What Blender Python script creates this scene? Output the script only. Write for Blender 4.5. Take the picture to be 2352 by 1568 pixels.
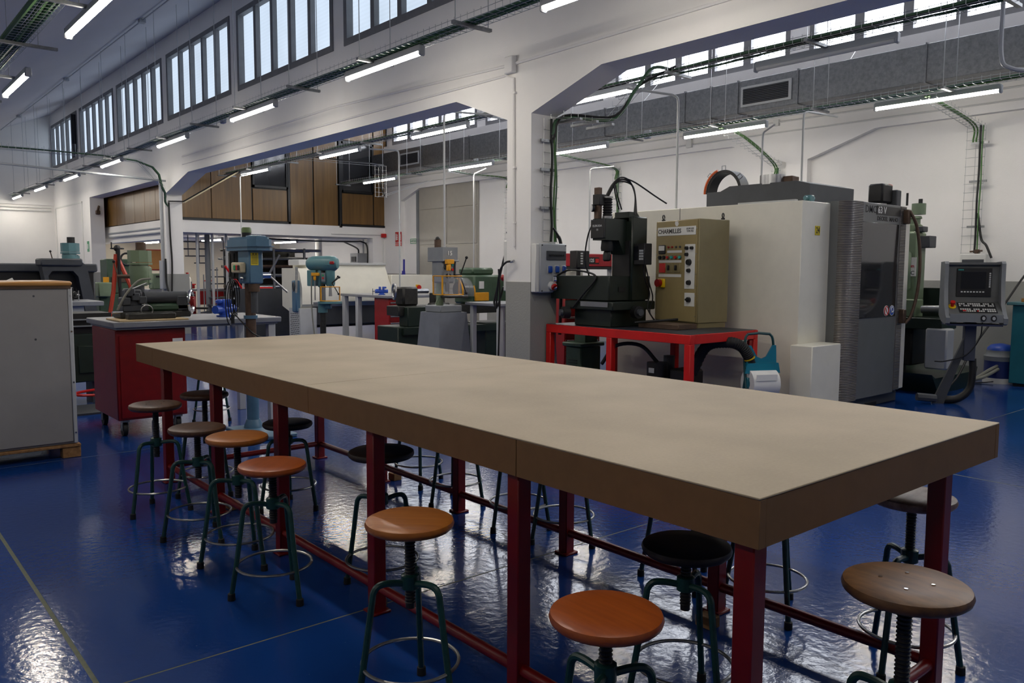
import bpy, bmesh, math, random
from mathutils import Vector, Matrix
R = math.radians
random.seed(7)
sc = bpy.context.scene
for o in list(bpy.data.objects): bpy.data.objects.remove(o)
COL = sc.collection

# ------------------------------------------------------------------ camera
yaw, pitch, roll = R(40.273), R(-5.116), R(0.235)
fw = Vector((math.sin(yaw)*math.cos(pitch), math.cos(yaw)*math.cos(pitch), math.sin(pitch)))
rt = Vector((math.cos(yaw), -math.sin(yaw), 0)); up = rt.cross(fw)
rt2 = rt*math.cos(roll) + up*math.sin(roll); up2 = -rt*math.sin(roll) + up*math.cos(roll)
cam = bpy.data.cameras.new('camera'); camo = bpy.data.objects.new('camera', cam); COL.objects.link(camo)
m4 = Matrix((rt2, up2, -fw)).transposed().to_4x4(); m4.translation = (0, 0, 1.5); camo.matrix_world = m4
cam.sensor_width = 36.0; cam.lens = 36.0*1857/2352; cam.clip_start = 0.05; cam.clip_end = 200
sc.camera = camo
# ------------------------------------------------------------------ sky, exposure
w = bpy.data.worlds.new('world'); sc.world = w; w.use_nodes = True
wb = w.node_tree.nodes['Background']; wb.inputs[0].default_value = (0.62, 0.74, 0.92, 1); wb.inputs[1].default_value = 1.0
sc.view_settings.view_transform = 'Standard'; sc.view_settings.look = 'None'
sc.view_settings.gamma = 1.0; sc.view_settings.use_curve_mapping = False
sc.view_settings.exposure = 1.38
sc.cycles.use_adaptive_sampling = True; sc.cycles.adaptive_threshold = 0.03; sc.cycles.max_bounces = 5; sc.cycles.diffuse_bounces = 4; sc.cycles.glossy_bounces = 2; sc.cycles.transparent_max_bounces = 6; sc.cycles.caustics_reflective = False; sc.cycles.caustics_refractive = False
TUBE = 35.0          # radiance of the lit tube lamps (underside of the diffuser; its flanks are dimmer)
PANE_HI = 0.34      # frosted clerestory glass of the middle wall
PANE_FAR = 3.2      # clear bright glass of the far wall

# ------------------------------------------------------------------ materials
def lin(c):
    return tuple(((v/255)/12.92 if v/255 <= 0.04045 else ((v/255+0.055)/1.055)**2.4) for v in c)
MATS = {}
def pm(name, col, rough=0.5, metal=0.0, var=0.12, scale=6.0, bump=0.0, bscale=60.0, coat=0.0, stretch=None, emit=None, es=0, alpha=None, spec=0.5, trans=0.0):
    m = bpy.data.materials.new(name); m.use_nodes = True; nt = m.node_tree; N = nt.nodes; L = nt.links
    b = N['Principled BSDF']; c = lin(col)
    b.inputs['Roughness'].default_value = rough; b.inputs['Metallic'].default_value = metal
    b.inputs['Specular IOR Level'].default_value = spec
    b.inputs['Coat Weight'].default_value = coat; b.inputs['Coat Roughness'].default_value = 0.12
    b.inputs['Transmission Weight'].default_value = trans
    tc = N.new('ShaderNodeTexCoord'); mp = N.new('ShaderNodeMapping')
    L.new(tc.outputs['Object'], mp.inputs['Vector'])
    if stretch: mp.inputs['Scale'].default_value = stretch
    if var > 0:
        nz = N.new('ShaderNodeTexNoise'); nz.inputs['Scale'].default_value = scale; nz.inputs['Detail'].default_value = 5; nz.inputs['Roughness'].default_value = 0.6
        L.new(mp.outputs['Vector'], nz.inputs['Vector'])
        cr = N.new('ShaderNodeValToRGB'); e = cr.color_ramp.elements
        e[0].position = 0.25; e[1].position = 0.75
        e[0].color = tuple(v*(1-var) for v in c)+(1,); e[1].color = tuple(min(1, v*(1+var)) for v in c)+(1,)
        L.new(nz.outputs['Fac'], cr.inputs['Fac']); L.new(cr.outputs['Color'], b.inputs['Base Color'])
    else:
        b.inputs['Base Color'].default_value = c+(1,)
    if bump > 0:
        n2 = N.new('ShaderNodeTexNoise'); n2.inputs['Scale'].default_value = bscale; n2.inputs['Detail'].default_value = 3
        L.new(mp.outputs['Vector'], n2.inputs['Vector'])
        bp = N.new('ShaderNodeBump'); bp.inputs['Strength'].default_value = bump; bp.inputs['Distance'].default_value = 0.01
        L.new(n2.outputs['Fac'], bp.inputs['Height']); L.new(bp.outputs['Normal'], b.inputs['Normal'])
    if emit:
        b.inputs['Emission Color'].default_value = lin(emit)+(1,); b.inputs['Emission Strength'].default_value = es
    if alpha is not None: b.inputs['Alpha'].default_value = alpha
    MATS[name] = m; return m

def wood_mat(name, c1, c2, axis_scale, rough=0.35, coat=0.3, sc_=1.0):
    m = bpy.data.materials.new(name); m.use_nodes = True; nt = m.node_tree; N = nt.nodes; L = nt.links
    b = N['Principled BSDF']; b.inputs['Roughness'].default_value = rough; b.inputs['Coat Weight'].default_value = coat; b.inputs['Coat Roughness'].default_value = 0.22
    tc = N.new('ShaderNodeTexCoord'); mp = N.new('ShaderNodeMapping'); mp.inputs['Scale'].default_value = axis_scale
    L.new(tc.outputs['Object'], mp.inputs['Vector'])
    n = N.new('ShaderNodeTexNoise'); n.inputs['Scale'].default_value = sc_; n.inputs['Detail'].default_value = 8; n.inputs['Roughness'].default_value = 0.65
    L.new(mp.outputs['Vector'], n.inputs['Vector'])
    cr = N.new('ShaderNodeValToRGB'); e = cr.color_ramp.elements; e[0].position = 0.3; e[1].position = 0.72
    e[0].color = lin(c1)+(1,); e[1].color = lin(c2)+(1,)
    L.new(n.outputs['Fac'], cr.inputs['Fac']); L.new(cr.outputs['Color'], b.inputs['Base Color'])
    MATS[name] = m; return m

WHITE = pm('plaster_white', (243, 241, 238), 0.85, var=0.03, scale=1.5, bump=0.15, bscale=90, spec=0.3)
CREAM = pm('plaster_cream', (232, 222, 200), 0.85, var=0.03, scale=1.5, spec=0.3)
DADO = pm('paint_grey_dado', (158, 158, 152), 0.6, var=0.05, scale=2, bump=0.25, bscale=60)
CEIL = pm('plaster_ceiling', (196, 195, 200), 0.9, var=0.03, scale=1, spec=0.2)
FRAME = pm('window_frame_grey', (120, 120, 122), 0.6)
BLACK = pm('black_matte', (22, 22, 23), 0.5)
BLACKFR = pm('black_frame', (20, 21, 24), 0.35)
RUBBER = pm('black_rubber', (18, 18, 19), 0.65)
STEEL = pm('steel', (175, 176, 178), 0.3, 1.0, bump=0.02)
GALV = pm('galvanised_steel', (138, 140, 142), 0.42, 0.85, var=0.25, scale=22)
ZINC = pm('zinc_wire', (190, 192, 192), 0.35, 0.8)
CHROME = pm('chrome', (215, 216, 218), 0.12, 1.0, var=0.02)
RED = pm('paint_red', (120, 6, 5), 0.38, var=0.15, scale=10)
REDBR = pm('paint_bright_red', (205, 22, 16), 0.4)
DRED = pm('paint_dark_red', (150, 12, 16), 0.4)
GREENM = pm('machine_green', (62, 86, 66), 0.42, var=0.18, scale=8)
DGREEN = pm('machine_dark_green', (28, 42, 34), 0.4, var=0.2, scale=8)
PGREEN = pm('machine_pale_green', (122, 140, 112), 0.4, var=0.12)
TEALM = pm('machine_teal', (86, 128, 134), 0.35, var=0.15)
BLUEM = pm('machine_blue', (82, 116, 142), 0.32, var=0.15)
GREYM = pm('machine_grey', (128, 132, 136), 0.45, var=0.1)
DGREYM = pm('machine_dark_grey', (66, 69, 74), 0.5, var=0.12)
LGREY = pm('light_grey_paint', (186, 188, 188), 0.45, var=0.05)
BENCH = pm('bench_grey', (132, 134, 140), 0.35, var=0.08, scale=12)
BEIGE = pm('beige_enamel', (232, 229, 215), 0.4, var=0.04)
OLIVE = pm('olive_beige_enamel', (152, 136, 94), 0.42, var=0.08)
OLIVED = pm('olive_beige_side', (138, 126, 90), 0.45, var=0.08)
DMCGREY = pm('machine_mid_grey', (112, 114, 114), 0.35, 0.2, var=0.05)
YELLOW = pm('yellow_orange_paint', (226, 158, 24), 0.4)
YLAB = pm('yellow_label', (206, 186, 40), 0.5, var=0.1, scale=40)
BLUEV = pm('vise_blue', (38, 78, 178), 0.35, var=0.1)
TEALP = pm('teal_blue_plastic', (22, 124, 150), 0.35)
TEALC = pm('teal_cabinet', (30, 104, 118), 0.45)
IRON = pm('cast_iron', (60, 60, 58), 0.45, 0.6, var=0.25, scale=20)
BROWNI = pm('brown_iron', (92, 74, 62), 0.5, 0.5, var=0.3, scale=18)
GCABLE = pm('green_cable', (78, 120, 62), 0.5)
DGCABLE = pm('dark_green_cable', (54, 92, 62), 0.5)
COPPER = pm('copper_wire', (150, 96, 70), 0.4, 0.6)
PLASTW = pm('white_plastic', (222, 222, 218), 0.4, var=0.02)
PLASTG = pm('grey_plastic', (176, 180, 184), 0.4, var=0.03)
PAPER = pm('white_paper', (238, 238, 236), 0.9, var=0.03)
BLUEP = pm('blue_plastic', (30, 78, 170), 0.35)
REDP = pm('red_plastic', (200, 28, 24), 0.35)
GREENP = pm('green_plastic', (30, 150, 96), 0.35)
CYANP = pm('cyan_plastic', (60, 190, 180), 0.35)
CARD = pm('brown_wood_board', (150, 104, 52), 0.6)
WARNY = pm('switch_yellow', (226, 190, 20), 0.4)
DOORG = pm('door_grey', (168, 164, 154), 0.28, var=0.04)
SMOKE = pm('smoked_glass', (40, 41, 44), 0.08, var=0.0, coat=0.6)
CLEARP = pm('clear_guard', (190, 192, 196), 0.15, var=0.0, alpha=0.32)
SCREEN = pm('dark_screen', (20, 22, 28), 0.15, var=0.0)
HOSEG = pm('grey_hose', (128, 128, 118), 0.5)
CHAIRG = pm('stool_green_paint', (22, 62, 58), 0.35, var=0.35, scale=30)
RINGM = pm('worn_steel_ring', (150, 150, 148), 0.28, 0.9, var=0.25, scale=25)
ORANGE = pm('orange_plastic', (212, 92, 34), 0.4)
CREAMP = pm('cream_switch', (206, 194, 164), 0.45)
PALLET = wood_mat('pallet_wood', (120, 84, 48), (172, 130, 84), (30, 3, 30), 0.8, 0.0)
TOPWOOD = wood_mat('varnished_top', (150, 100, 44), (196, 142, 72), (2, 30, 30), 0.35, 0.3)
PANELW = wood_mat('oak_veneer', (100, 72, 34), (130, 96, 48), (14, 14, 0.7), 0.34, 0.06)
PLY = wood_mat('plywood_sheet', (176, 150, 110), (206, 184, 146), (4, 30, 30), 0.6, 0.0)
SEATS = {'brown': wood_mat('seat_dark_brown', (58, 36, 20), (96, 62, 36), (4, 40, 40), 0.45, 0.12),
 'amber': wood_mat('seat_amber', (150, 84, 24), (180, 110, 38), (40, 4, 40), 0.4, 0.15),
 'orange': wood_mat('seat_orange_brown', (150, 70, 18), (176, 88, 28), (5, 45, 45), 0.38, 0.2),
 'black': wood_mat('seat_blackened', (34, 24, 18), (56, 40, 26), (5, 45, 45), 0.5, 0.1),
 'worn': wood_mat('seat_worn_brown', (70, 46, 24), (128, 88, 48), (7, 30, 30), 0.5, 0.08),
 'pale': wood_mat('seat_scuffed_pale', (120, 82, 60), (196, 164, 140), (10, 24, 24), 0.5, 0.1)}

def mdf_mat():
    m = bpy.data.materials.new('mdf_board'); m.use_nodes = True; nt = m.node_tree; N = nt.nodes; L = nt.links
    b = N['Principled BSDF']; b.inputs['Roughness'].default_value = 0.62; b.inputs['Specular IOR Level'].default_value = 0.35
    tc = N.new('ShaderNodeTexCoord')
    n = N.new('ShaderNodeTexNoise'); n.inputs['Scale'].default_value = 2.2; n.inputs['Detail'].default_value = 7
    n2 = N.new('ShaderNodeTexNoise'); n2.inputs['Scale'].default_value = 90; n2.inputs['Detail'].default_value = 4
    L.new(tc.outputs['Object'], n.inputs['Vector']); L.new(tc.outputs['Object'], n2.inputs['Vector'])
    mx = N.new('ShaderNodeMath'); mx.operation = 'MULTIPLY_ADD'; mx.inputs[1].default_value = 0.35
    L.new(n2.outputs['Fac'], mx.inputs[0]); L.new(n.outputs['Fac'], mx.inputs[2])
    cr = N.new('ShaderNodeValToRGB'); e = cr.color_ramp.elements; e[0].position = 0.45; e[1].position = 0.85
    e[0].color = lin((160, 146, 124))+(1,); e[1].color = lin((176, 161, 138))+(1,)
    L.new(mx.outputs[0], cr.inputs['Fac']); L.new(cr.outputs['Color'], b.inputs['Base Color'])
    return m
MDF = mdf_mat()
MDFE = pm('mdf_edge', (132, 98, 60), 0.7, var=0.08, scale=14)

def floor_mat():
    m = bpy.data.materials.new('blue_epoxy'); m.use_nodes = True; nt = m.node_tree; N = nt.nodes; L = nt.links
    b = N['Principled BSDF']; b.inputs['Roughness'].default_value = 0.13; b.inputs['Specular IOR Level'].default_value = 0.55
    tc = N.new('ShaderNodeTexCoord')
    n = N.new('ShaderNodeTexNoise'); n.inputs['Scale'].default_value = 0.9; n.inputs['Detail'].default_value = 6
    L.new(tc.outputs['Object'], n.inputs['Vector'])
    cr = N.new('ShaderNodeValToRGB'); e = cr.color_ramp.elements; e[0].position = 0.3; e[1].position = 0.7
    e[0].color = (0.006, 0.038, 0.19, 1); e[1].color = (0.008, 0.049, 0.235, 1)
    L.new(n.outputs['Fac'], cr.inputs['Fac'])
    v = N.new('ShaderNodeTexNoise'); v.inputs['Scale'].default_value = 70; v.inputs['Detail'].default_value = 1
    L.new(tc.outputs['Object'], v.inputs['Vector'])
    gt = N.new('ShaderNodeMath'); gt.operation = 'GREATER_THAN'; gt.inputs[1].default_value = 0.795
    L.new(v.outputs['Fac'], gt.inputs[0])
    mixc = N.new('ShaderNodeMix'); mixc.data_type = 'RGBA'; mixc.inputs['B'].default_value = (0.10, 0.14, 0.26, 1)
    L.new(gt.outputs[0], mixc.inputs['Factor']); L.new(cr.outputs['Color'], mixc.inputs['A'])
    L.new(mixc.outputs['Result'], b.inputs['Base Color'])
    n3 = N.new('ShaderNodeTexNoise'); n3.inputs['Scale'].default_value = 26; n3.inputs['Detail'].default_value = 3
    L.new(tc.outputs['Object'], n3.inputs['Vector'])
    bp = N.new('ShaderNodeBump'); bp.inputs['Strength'].default_value = 0.10; bp.inputs['Distance'].default_value = 0.012
    L.new(n3.outputs['Fac'], bp.inputs['Height']); L.new(bp.outputs['Normal'], b.inputs['Normal'])
    return m
EPOXY = floor_mat()
JOINT = pm('floor_joint', (104, 108, 92), 0.8, var=0.2, scale=30)

def emis(name, col, s):
    m = bpy.data.materials.new(name); m.use_nodes = True; nt = m.node_tree
    nt.nodes.remove(nt.nodes['Principled BSDF']); e = nt.nodes.new('ShaderNodeEmission')
    e.inputs[0].default_value = tuple(col)+(1,); e.inputs[1].default_value = s
    nt.links.new(e.outputs[0], nt.nodes['Material Output'].inputs[0]); return m
LIT = emis('lit_tube', (1.0, 0.93, 0.82), TUBE); LITS = emis('lit_tube_flank', (1.0, 0.93, 0.82), TUBE*0.32)
def pane_mat(name, col, s, ribs):
    m = pm(name, (190, 200, 205), 0.35, var=0.0, emit=(255, 255, 255), es=s)
    N = m.node_tree.nodes; L = m.node_tree.links; b = N['Principled BSDF']
    tc = N.new('ShaderNodeTexCoord'); wv = N.new('ShaderNodeTexWave'); wv.bands_direction = 'Z'; wv.inputs['Scale'].default_value = 5.5
    L.new(tc.outputs['Object'], wv.inputs['Vector'])
    nz = N.new('ShaderNodeTexNoise'); nz.inputs['Scale'].default_value = 1.1; nz.inputs['Detail'].default_value = 3
    L.new(tc.outputs['Object'], nz.inputs['Vector'])
    a = N.new('ShaderNodeMath'); a.operation = 'MULTIPLY_ADD'; a.inputs[1].default_value = ribs
    L.new(wv.outputs['Fac'], a.inputs[0]); L.new(nz.outputs['Fac'], a.inputs[2])
    cr = N.new('ShaderNodeValToRGB'); e = cr.color_ramp.elements; e[0].position = 0.25; e[1].position = 0.85
    e[0].color = tuple(c*0.78 for c in col)+(1,); e[1].color = tuple(col)+(1,)
    L.new(a.outputs[0], cr.inputs['Fac']); L.new(cr.outputs['Color'], b.inputs['Emission Color'])
    return m
PANE = pane_mat('frosted_wired_glass', (0.74, 0.88, 1.05), PANE_HI, 0.22)
PANEF = pane_mat('bright_window_glass', (0.93, 0.97, 1.05), PANE_FAR, 0.05)
DARKPANE = pm('dark_glass', (34, 36, 44), 0.12, var=0.0)

# ------------------------------------------------------------------ mesh helpers
def wmat(o):
    M = Matrix.Identity(4)
    while o is not None:
        M = Matrix.Translation(o.location) @ o.rotation_euler.to_matrix().to_4x4() @ M; o = o.parent
    return M
class MB:
    def __init__(s): s.v = []; s.f = []
    def add(s, vs, fs):
        o = len(s.v); s.v += [tuple(p) for p in vs]; s.f += [tuple(i+o for i in f) for f in fs]; return s
    def box(s, x0, y0, z0, x1, y1, z1, b=0.0):
        if x1 < x0: x0, x1 = x1, x0
        if y1 < y0: y0, y1 = y1, y0
        if z1 < z0: z0, z1 = z1, z0
        b = min(b, 0.45*(x1-x0), 0.45*(y1-y0), 0.45*(z1-z0))
        if b <= 0:
            vs = [(x, y, z) for x in (x0, x1) for y in (y0, y1) for z in (z0, z1)]
            return s.add(vs, [(0,1,3,2),(4,6,7,5),(0,4,5,1),(2,3,7,6),(0,2,6,4),(1,5,7,3)])
        X = (x0, x1); Y = (y0, y1); Z = (z0, z1); vs = []; idx = {}
        for i in (0,1):
            for j in (0,1):
                for k in (0,1):
                    sx, sy, sz = (b if i == 0 else -b), (b if j == 0 else -b), (b if k == 0 else -b)
                    for a, d in (('x', (0, sy, sz)), ('y', (sx, 0, sz)), ('z', (sx, sy, 0))):
                        idx[(i,j,k,a)] = len(vs); vs.append((X[i]+d[0], Y[j]+d[1], Z[k]+d[2]))
        F = []
        for i in (0,1):
            q = [idx[(i,0,0,'x')], idx[(i,1,0,'x')], idx[(i,1,1,'x')], idx[(i,0,1,'x')]]; F.append(q if i else q[::-1])
            q = [idx[(0,i,0,'y')], idx[(1,i,0,'y')], idx[(1,i,1,'y')], idx[(0,i,1,'y')]]; F.append(q[::-1] if i else q)
            q = [idx[(0,0,i,'z')], idx[(1,0,i,'z')], idx[(1,1,i,'z')], idx[(0,1,i,'z')]]; F.append(q if i else q[::-1])
        for i in (0,1):
            for j in (0,1):
                q = [idx[(i,j,0,'x')], idx[(i,j,0,'y')], idx[(i,j,1,'y')], idx[(i,j,1,'x')]]; F.append(q if i == j else q[::-1])
                q = [idx[(i,0,j,'x')], idx[(i,0,j,'z')], idx[(i,1,j,'z')], idx[(i,1,j,'x')]]; F.append(q[::-1] if i == j else q)
                q = [idx[(0,i,j,'y')], idx[(0,i,j,'z')], idx[(1,i,j,'z')], idx[(1,i,j,'y')]]; F.append(q if i == j else q[::-1])
                for k in (0,1):
                    q = [idx[(i,j,k,'x')], idx[(i,j,k,'y')], idx[(i,j,k,'z')]]; F.append(q if (i+j+k) % 2 else q[::-1])
        return s.add(vs, F)
    def frame(s, d):
        d = Vector(d).normalized(); a = Vector((0,0,1)) if abs(d.z) < 0.9 else Vector((1,0,0))
        u = d.cross(a).normalized(); return u, d.cross(u).normalized(), d
    def cyl(s, p0, p1, r0, r1=None, n=14):
        r1 = r0 if r1 is None else r1; p0 = Vector(p0); p1 = Vector(p1); u, v, d = s.frame(p1-p0)
        vs = []
        for p, r in ((p0, r0), (p1, r1)):
            for i in range(n):
                a = 2*math.pi*i/n; vs.append(p + (u*math.cos(a)+v*math.sin(a))*r)
        fs = [(i, (i+1) % n, n+(i+1) % n, n+i) for i in range(n)] + [tuple(range(n))[::-1], tuple(range(n, 2*n))]
        return s.add(vs, fs)
    def tube(s, path, r, n=8, closed=False):
        P = [Vector(p) for p in path]; m = len(P); vs = []
        T = []
        for i in range(m):
            a = P[(i-1) % m] if (closed or i > 0) else P[i]; c = P[(i+1) % m] if (closed or i < m-1) else P[i]
            t = (c-a); T.append(t.normalized() if t.length > 1e-9 else Vector((0,0,1)))
        u, v, _ = s.frame(T[0])
        for i in range(m):
            if i > 0:
                ax = T[i-1].cross(T[i])
                if ax.length > 1e-7:
                    q = Matrix.Rotation(T[i-1].angle(T[i]), 3, ax.normalized()); u = q @ u; v = q @ v
            rr = r[i] if isinstance(r, (list, tuple)) else r
            for k in range(n):
                a = 2*math.pi*k/n; vs.append(P[i] + (u*math.cos(a)+v*math.sin(a))*rr)
        fs = []
        for i in range(m if closed else m-1):
            j = (i+1) % m
            for k in range(n): fs.append((i*n+k, i*n+(k+1) % n, j*n+(k+1) % n, j*n+k))
        if not closed: fs += [tuple(range(n))[::-1], tuple((m-1)*n+k for k in range(n))]
        return s.add(vs, fs)
    def lathe(s, prof, c=(0,0,0), n=24, axis=(0,0,1)):
        u, v, d = s.frame(axis); c = Vector(c); vs = []; m = len(prof)
        for r, h in prof:
            for i in range(n):
                a = 2*math.pi*i/n; vs.append(c + d*h + (u*math.cos(a)+v*math.sin(a))*r)
        fs = [(j*n+i, j*n+(i+1) % n, (j+1)*n+(i+1) % n, (j+1)*n+i) for j in range(m-1) for i in range(n)]
        fs += [tuple(range(n))[::-1], tuple((m-1)*n+i for i in range(n))]
        return s.add(vs, fs)
    def prism(s, poly, axis, a0, a1):
        def P(p, a):
            return {'x': (a, p[0], p[1]), 'y': (p[0], a, p[1]), 'z': (p[0], p[1], a)}[axis]
        n = len(poly); vs = [P(p, a0) for p in poly] + [P(p, a1) for p in poly]
        fs = [(i, (i+1) % n, n+(i+1) % n, n+i) for i in range(n)] + [tuple(range(n))[::-1], tuple(range(n, 2*n))]
        return s.add(vs, fs)
    def ball(s, c, r, n=12, sz=1.0):
        return s.lathe([(max(1e-4, r*math.sin(math.pi*i/8)), -r*sz*math.cos(math.pi*i/8)) for i in range(9)], c, n)
    def torus(s, c, Rr, r, n=36, k=8, axis=(0,0,1)):
        u, v, d = s.frame(axis); c = Vector(c)
        return s.tube([c+(u*math.cos(2*math.pi*i/n)+v*math.sin(2*math.pi*i/n))*Rr for i in range(n)], r, k, True)
    def mat(s, M, i0=0):
        s.v[i0:] = [tuple(M @ Vector(p)) for p in s.v[i0:]]; return s
    def mesh(s, name):
        me = bpy.data.meshes.new(name); me.from_pydata(s.v, [], s.f)
        bm = bmesh.new(); bm.from_mesh(me); bmesh.ops.recalc_face_normals(bm, faces=bm.faces); bm.to_mesh(me); bm.free()
        me.shade_smooth(); me.set_sharp_from_angle(angle=R(38)); return me
    def build(s, name, mat, parent=None, w=False):
        if w and parent is not None:
            s.mat(wmat(parent).inverted())
        me = s.mesh(name); me.materials.append(mat)
        o = bpy.data.objects.new(name, me); COL.objects.link(o)
        if parent is not None: o.parent = parent
        return o
def smoothpath(pts, n=6):
    P = [Vector(p) for p in pts]; out = []
    for i in range(len(P)-1):
        a = P[i-1] if i > 0 else P[i]*2-P[i+1]; b = P[i]; c = P[i+1]; d = P[i+2] if i+2 < len(P) else P[i+1]*2-P[i]
        for k in range(n):
            t = k/n; out.append(0.5*((2*b)+(c-a)*t+(2*a-5*b+4*c-d)*t*t+(3*b-a-3*c+d)*t**3))
    out.append(P[-1]); return out
def thing(name, label, cat, loc=(0,0,0), rotz=0.0, group=None):
    o = bpy.data.objects.new(name, None); COL.objects.link(o); o.empty_display_size = 0.1
    o.location = loc; o.rotation_euler = (0, 0, rotz); o['label'] = label; o['category'] = cat
    if group: o['group'] = group
    return o
def tag(o, label, cat, group=None):
    o['label'] = label; o['category'] = cat
    if group: o['group'] = group
    return o
def struct(o, label=None):
    o['kind'] = 'structure'
    if label: o['label'] = label
    return o
def part(name, mat, par, w=False):      # shorthand: with-style builder
    return lambda mb: mb.build(name, mat, par, w)
def bx(name, mat, par, *a, b=0.0, w=False): return MB().box(*a, b=b).build(name, mat, par, w)
def cy(name, mat, par, p0, p1, r0, r1=None, n=14, w=False): return MB().cyl(p0, p1, r0, r1, n).build(name, mat, par, w)
def tb(name, mat, par, pts, r, n=8, k=6, w=False, closed=False): return MB().tube(smoothpath(pts, k) if k > 1 else pts, r, n, closed).build(name, mat, par, w)
def copy_tree(o, parent=None):
    c = o.copy(); COL.objects.link(c); c.parent = parent
    for ch in [x for x in bpy.data.objects if x.parent == o]: copy_tree(ch, c)
    return c
def text(name, body, size, mat, parent, M, bold=0.0, xs=1.0, w=False):
    cu = bpy.data.curves.new(name, 'FONT'); cu.body = body; cu.size = size; cu.align_x = 'CENTER'; cu.align_y = 'CENTER'; cu.extrude = 0.0006; cu.offset = bold; cu.resolution_u = 2
    to = bpy.data.objects.new('t', cu); COL.objects.link(to)
    dg = bpy.context.evaluated_depsgraph_get(); me = bpy.data.meshes.new_from_object(to.evaluated_get(dg)); bpy.data.objects.remove(to)
    me.transform(M @ Matrix.Diagonal((xs, 1, 1, 1)))
    if w:
        me.transform(wmat(parent).inverted())
    me.materials.clear(); me.materials.append(mat)
    o = bpy.data.objects.new(name, me); COL.objects.link(o); o.parent = parent; return o
def facing(nx, ny, p):      # matrix: local x right, local y up, local z = outward normal (nx,ny) in plan
    n = Vector((nx, ny, 0)).normalized(); x = Vector((0,0,1)).cross(n)
    M = Matrix((x, Vector((0,0,1)), n)).transposed().to_4x4(); M.translation = p; return M
ORD = ['first', 'second', 'third', 'fourth', 'fifth', 'sixth', 'seventh', 'eighth', 'ninth', 'tenth']
# ================================================================== STRUCTURE
fl = struct(bx('floor', JOINT, None, -7, -6, -0.12, 12.8, 30.4, -0.0006), 'glossy blue epoxy workshop floor')
ys = [-6, -0.9, 3.05, 7.0, 10.95, 14.9, 18.85, 22.8, 26.75, 30.4]; xs = [-7, 0.67, 6.3, 12.8]
for i in range(len(xs)-1):
    for j in range(len(ys)-1):
        g = 0.005; gx = 0.009
        MB().box(xs[i]+gx, ys[j]+g, -0.05, xs[i+1]-gx, ys[j+1]-g, 0.0).build('slab', EPOXY, fl)
# --- middle wall with piers, haunched beam and clerestory
XA, XB = 5.85, 6.22
W0, WL, WP = 10.96, 3.58, 3.905          # clerestory windows along the wall
wk = list(range(-4, 5))
m = MB()
m.box(XA, -6, 3.48, XB, 30.4, 4.66)
m.box(XA, -6, 6.05, XB, 30.4, 6.62)
edges = [-6.0]
for k in wk: edges += [W0+WP*k, W0+WP*k+WL]
edges.append(30.4)
for i in range(0, len(edges), 2): m.box(XA, edges[i], 4.66, XB, edges[i+1], 6.05)
m.box(XA, 6.6, 1.36, XB, 7.0, 3.48); m.box(XA, 18.85, 1.36, XB, 19.25, 3.48); m.box(XA, 25.5, 1.36, XB, 30.4, 3.48); m.box(XA, -6, 1.36, XB, -5.4, 3.48)
m.prism([(7.0, 3.14), (7.95, 3.48), (7.0, 3.48)], 'x', XA, XB)
m.prism([(6.6, 3.16), (6.6, 3.48), (5.58, 3.48)], 'x', XA, XB)
m.prism([(18.85, 3.12), (18.85, 3.48), (17.3, 3.48)], 'x', XA, XB)
struct(m.build('wall_middle', WHITE), 'white arcade wall with haunched beam and high windows')
m = MB()
m.box(XA-0.008, 6.592, 0, XB+0.012, 7.008, 1.36); m.box(XA-0.008, 18.84, 0, XB+0.11, 19.26, 1.36); m.box(XA-0.008, 25.49, 0, XB+0.01, 30.4, 1.36); m.box(XA-0.008, -6, 0, XB+0.01, -5.39, 1.36)
struct(m.build('trim_1', DADO), 'grey painted lower part of the arcade piers')
# clerestory windows of the middle wall
for n_, k in enumerate(reversed(wk)):
    y0 = W0+WP*k; y1 = y0+WL; x = XA+0.03; mm = MB()
    fr = 0.09
    mm.box(x-0.045, y0, 4.66, x+0.06, y0+fr, 6.05); mm.box(x-0.045, y1-fr, 4.66, x+0.06, y1, 6.05)
    mm.box(x-0.045, y0+fr, 4.66, x+0.06, y1-fr, 4.66+fr); mm.box(x-0.045, y0+fr, 6.05-fr, x+0.06, y1-fr, 6.05)
    pw = (WL-2*fr)/5
    for i in range(1, 5):
        yy = y0+fr+pw*i; mm.box(x-0.03, yy-0.05, 4.66+fr, x+0.05, yy+0.05, 6.05-fr)
    wo = struct(mm.build('window_%d' % (n_+1), FRAME), 'grey framed clerestory window of five frosted panes')
    for i in range(5):
        a = y0+fr+pw*i+0.004-(0.05 if i == 0 else 0); b = y0+fr+pw*(i+1)-0.004+(0.05 if i == 4 else 0)
        dark = (n_ == 0 and i == 0)
        bx('pane', DARKPANE if dark else PANE, wo, x+0.062, a, 4.66+fr-0.03, x+0.072, b, 6.05-fr+0.03)
        if dark: bx('pane', DARKPANE, wo, x-0.16, a+0.07, 5.1, x+0.05, a+0.09, 5.95)
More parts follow.
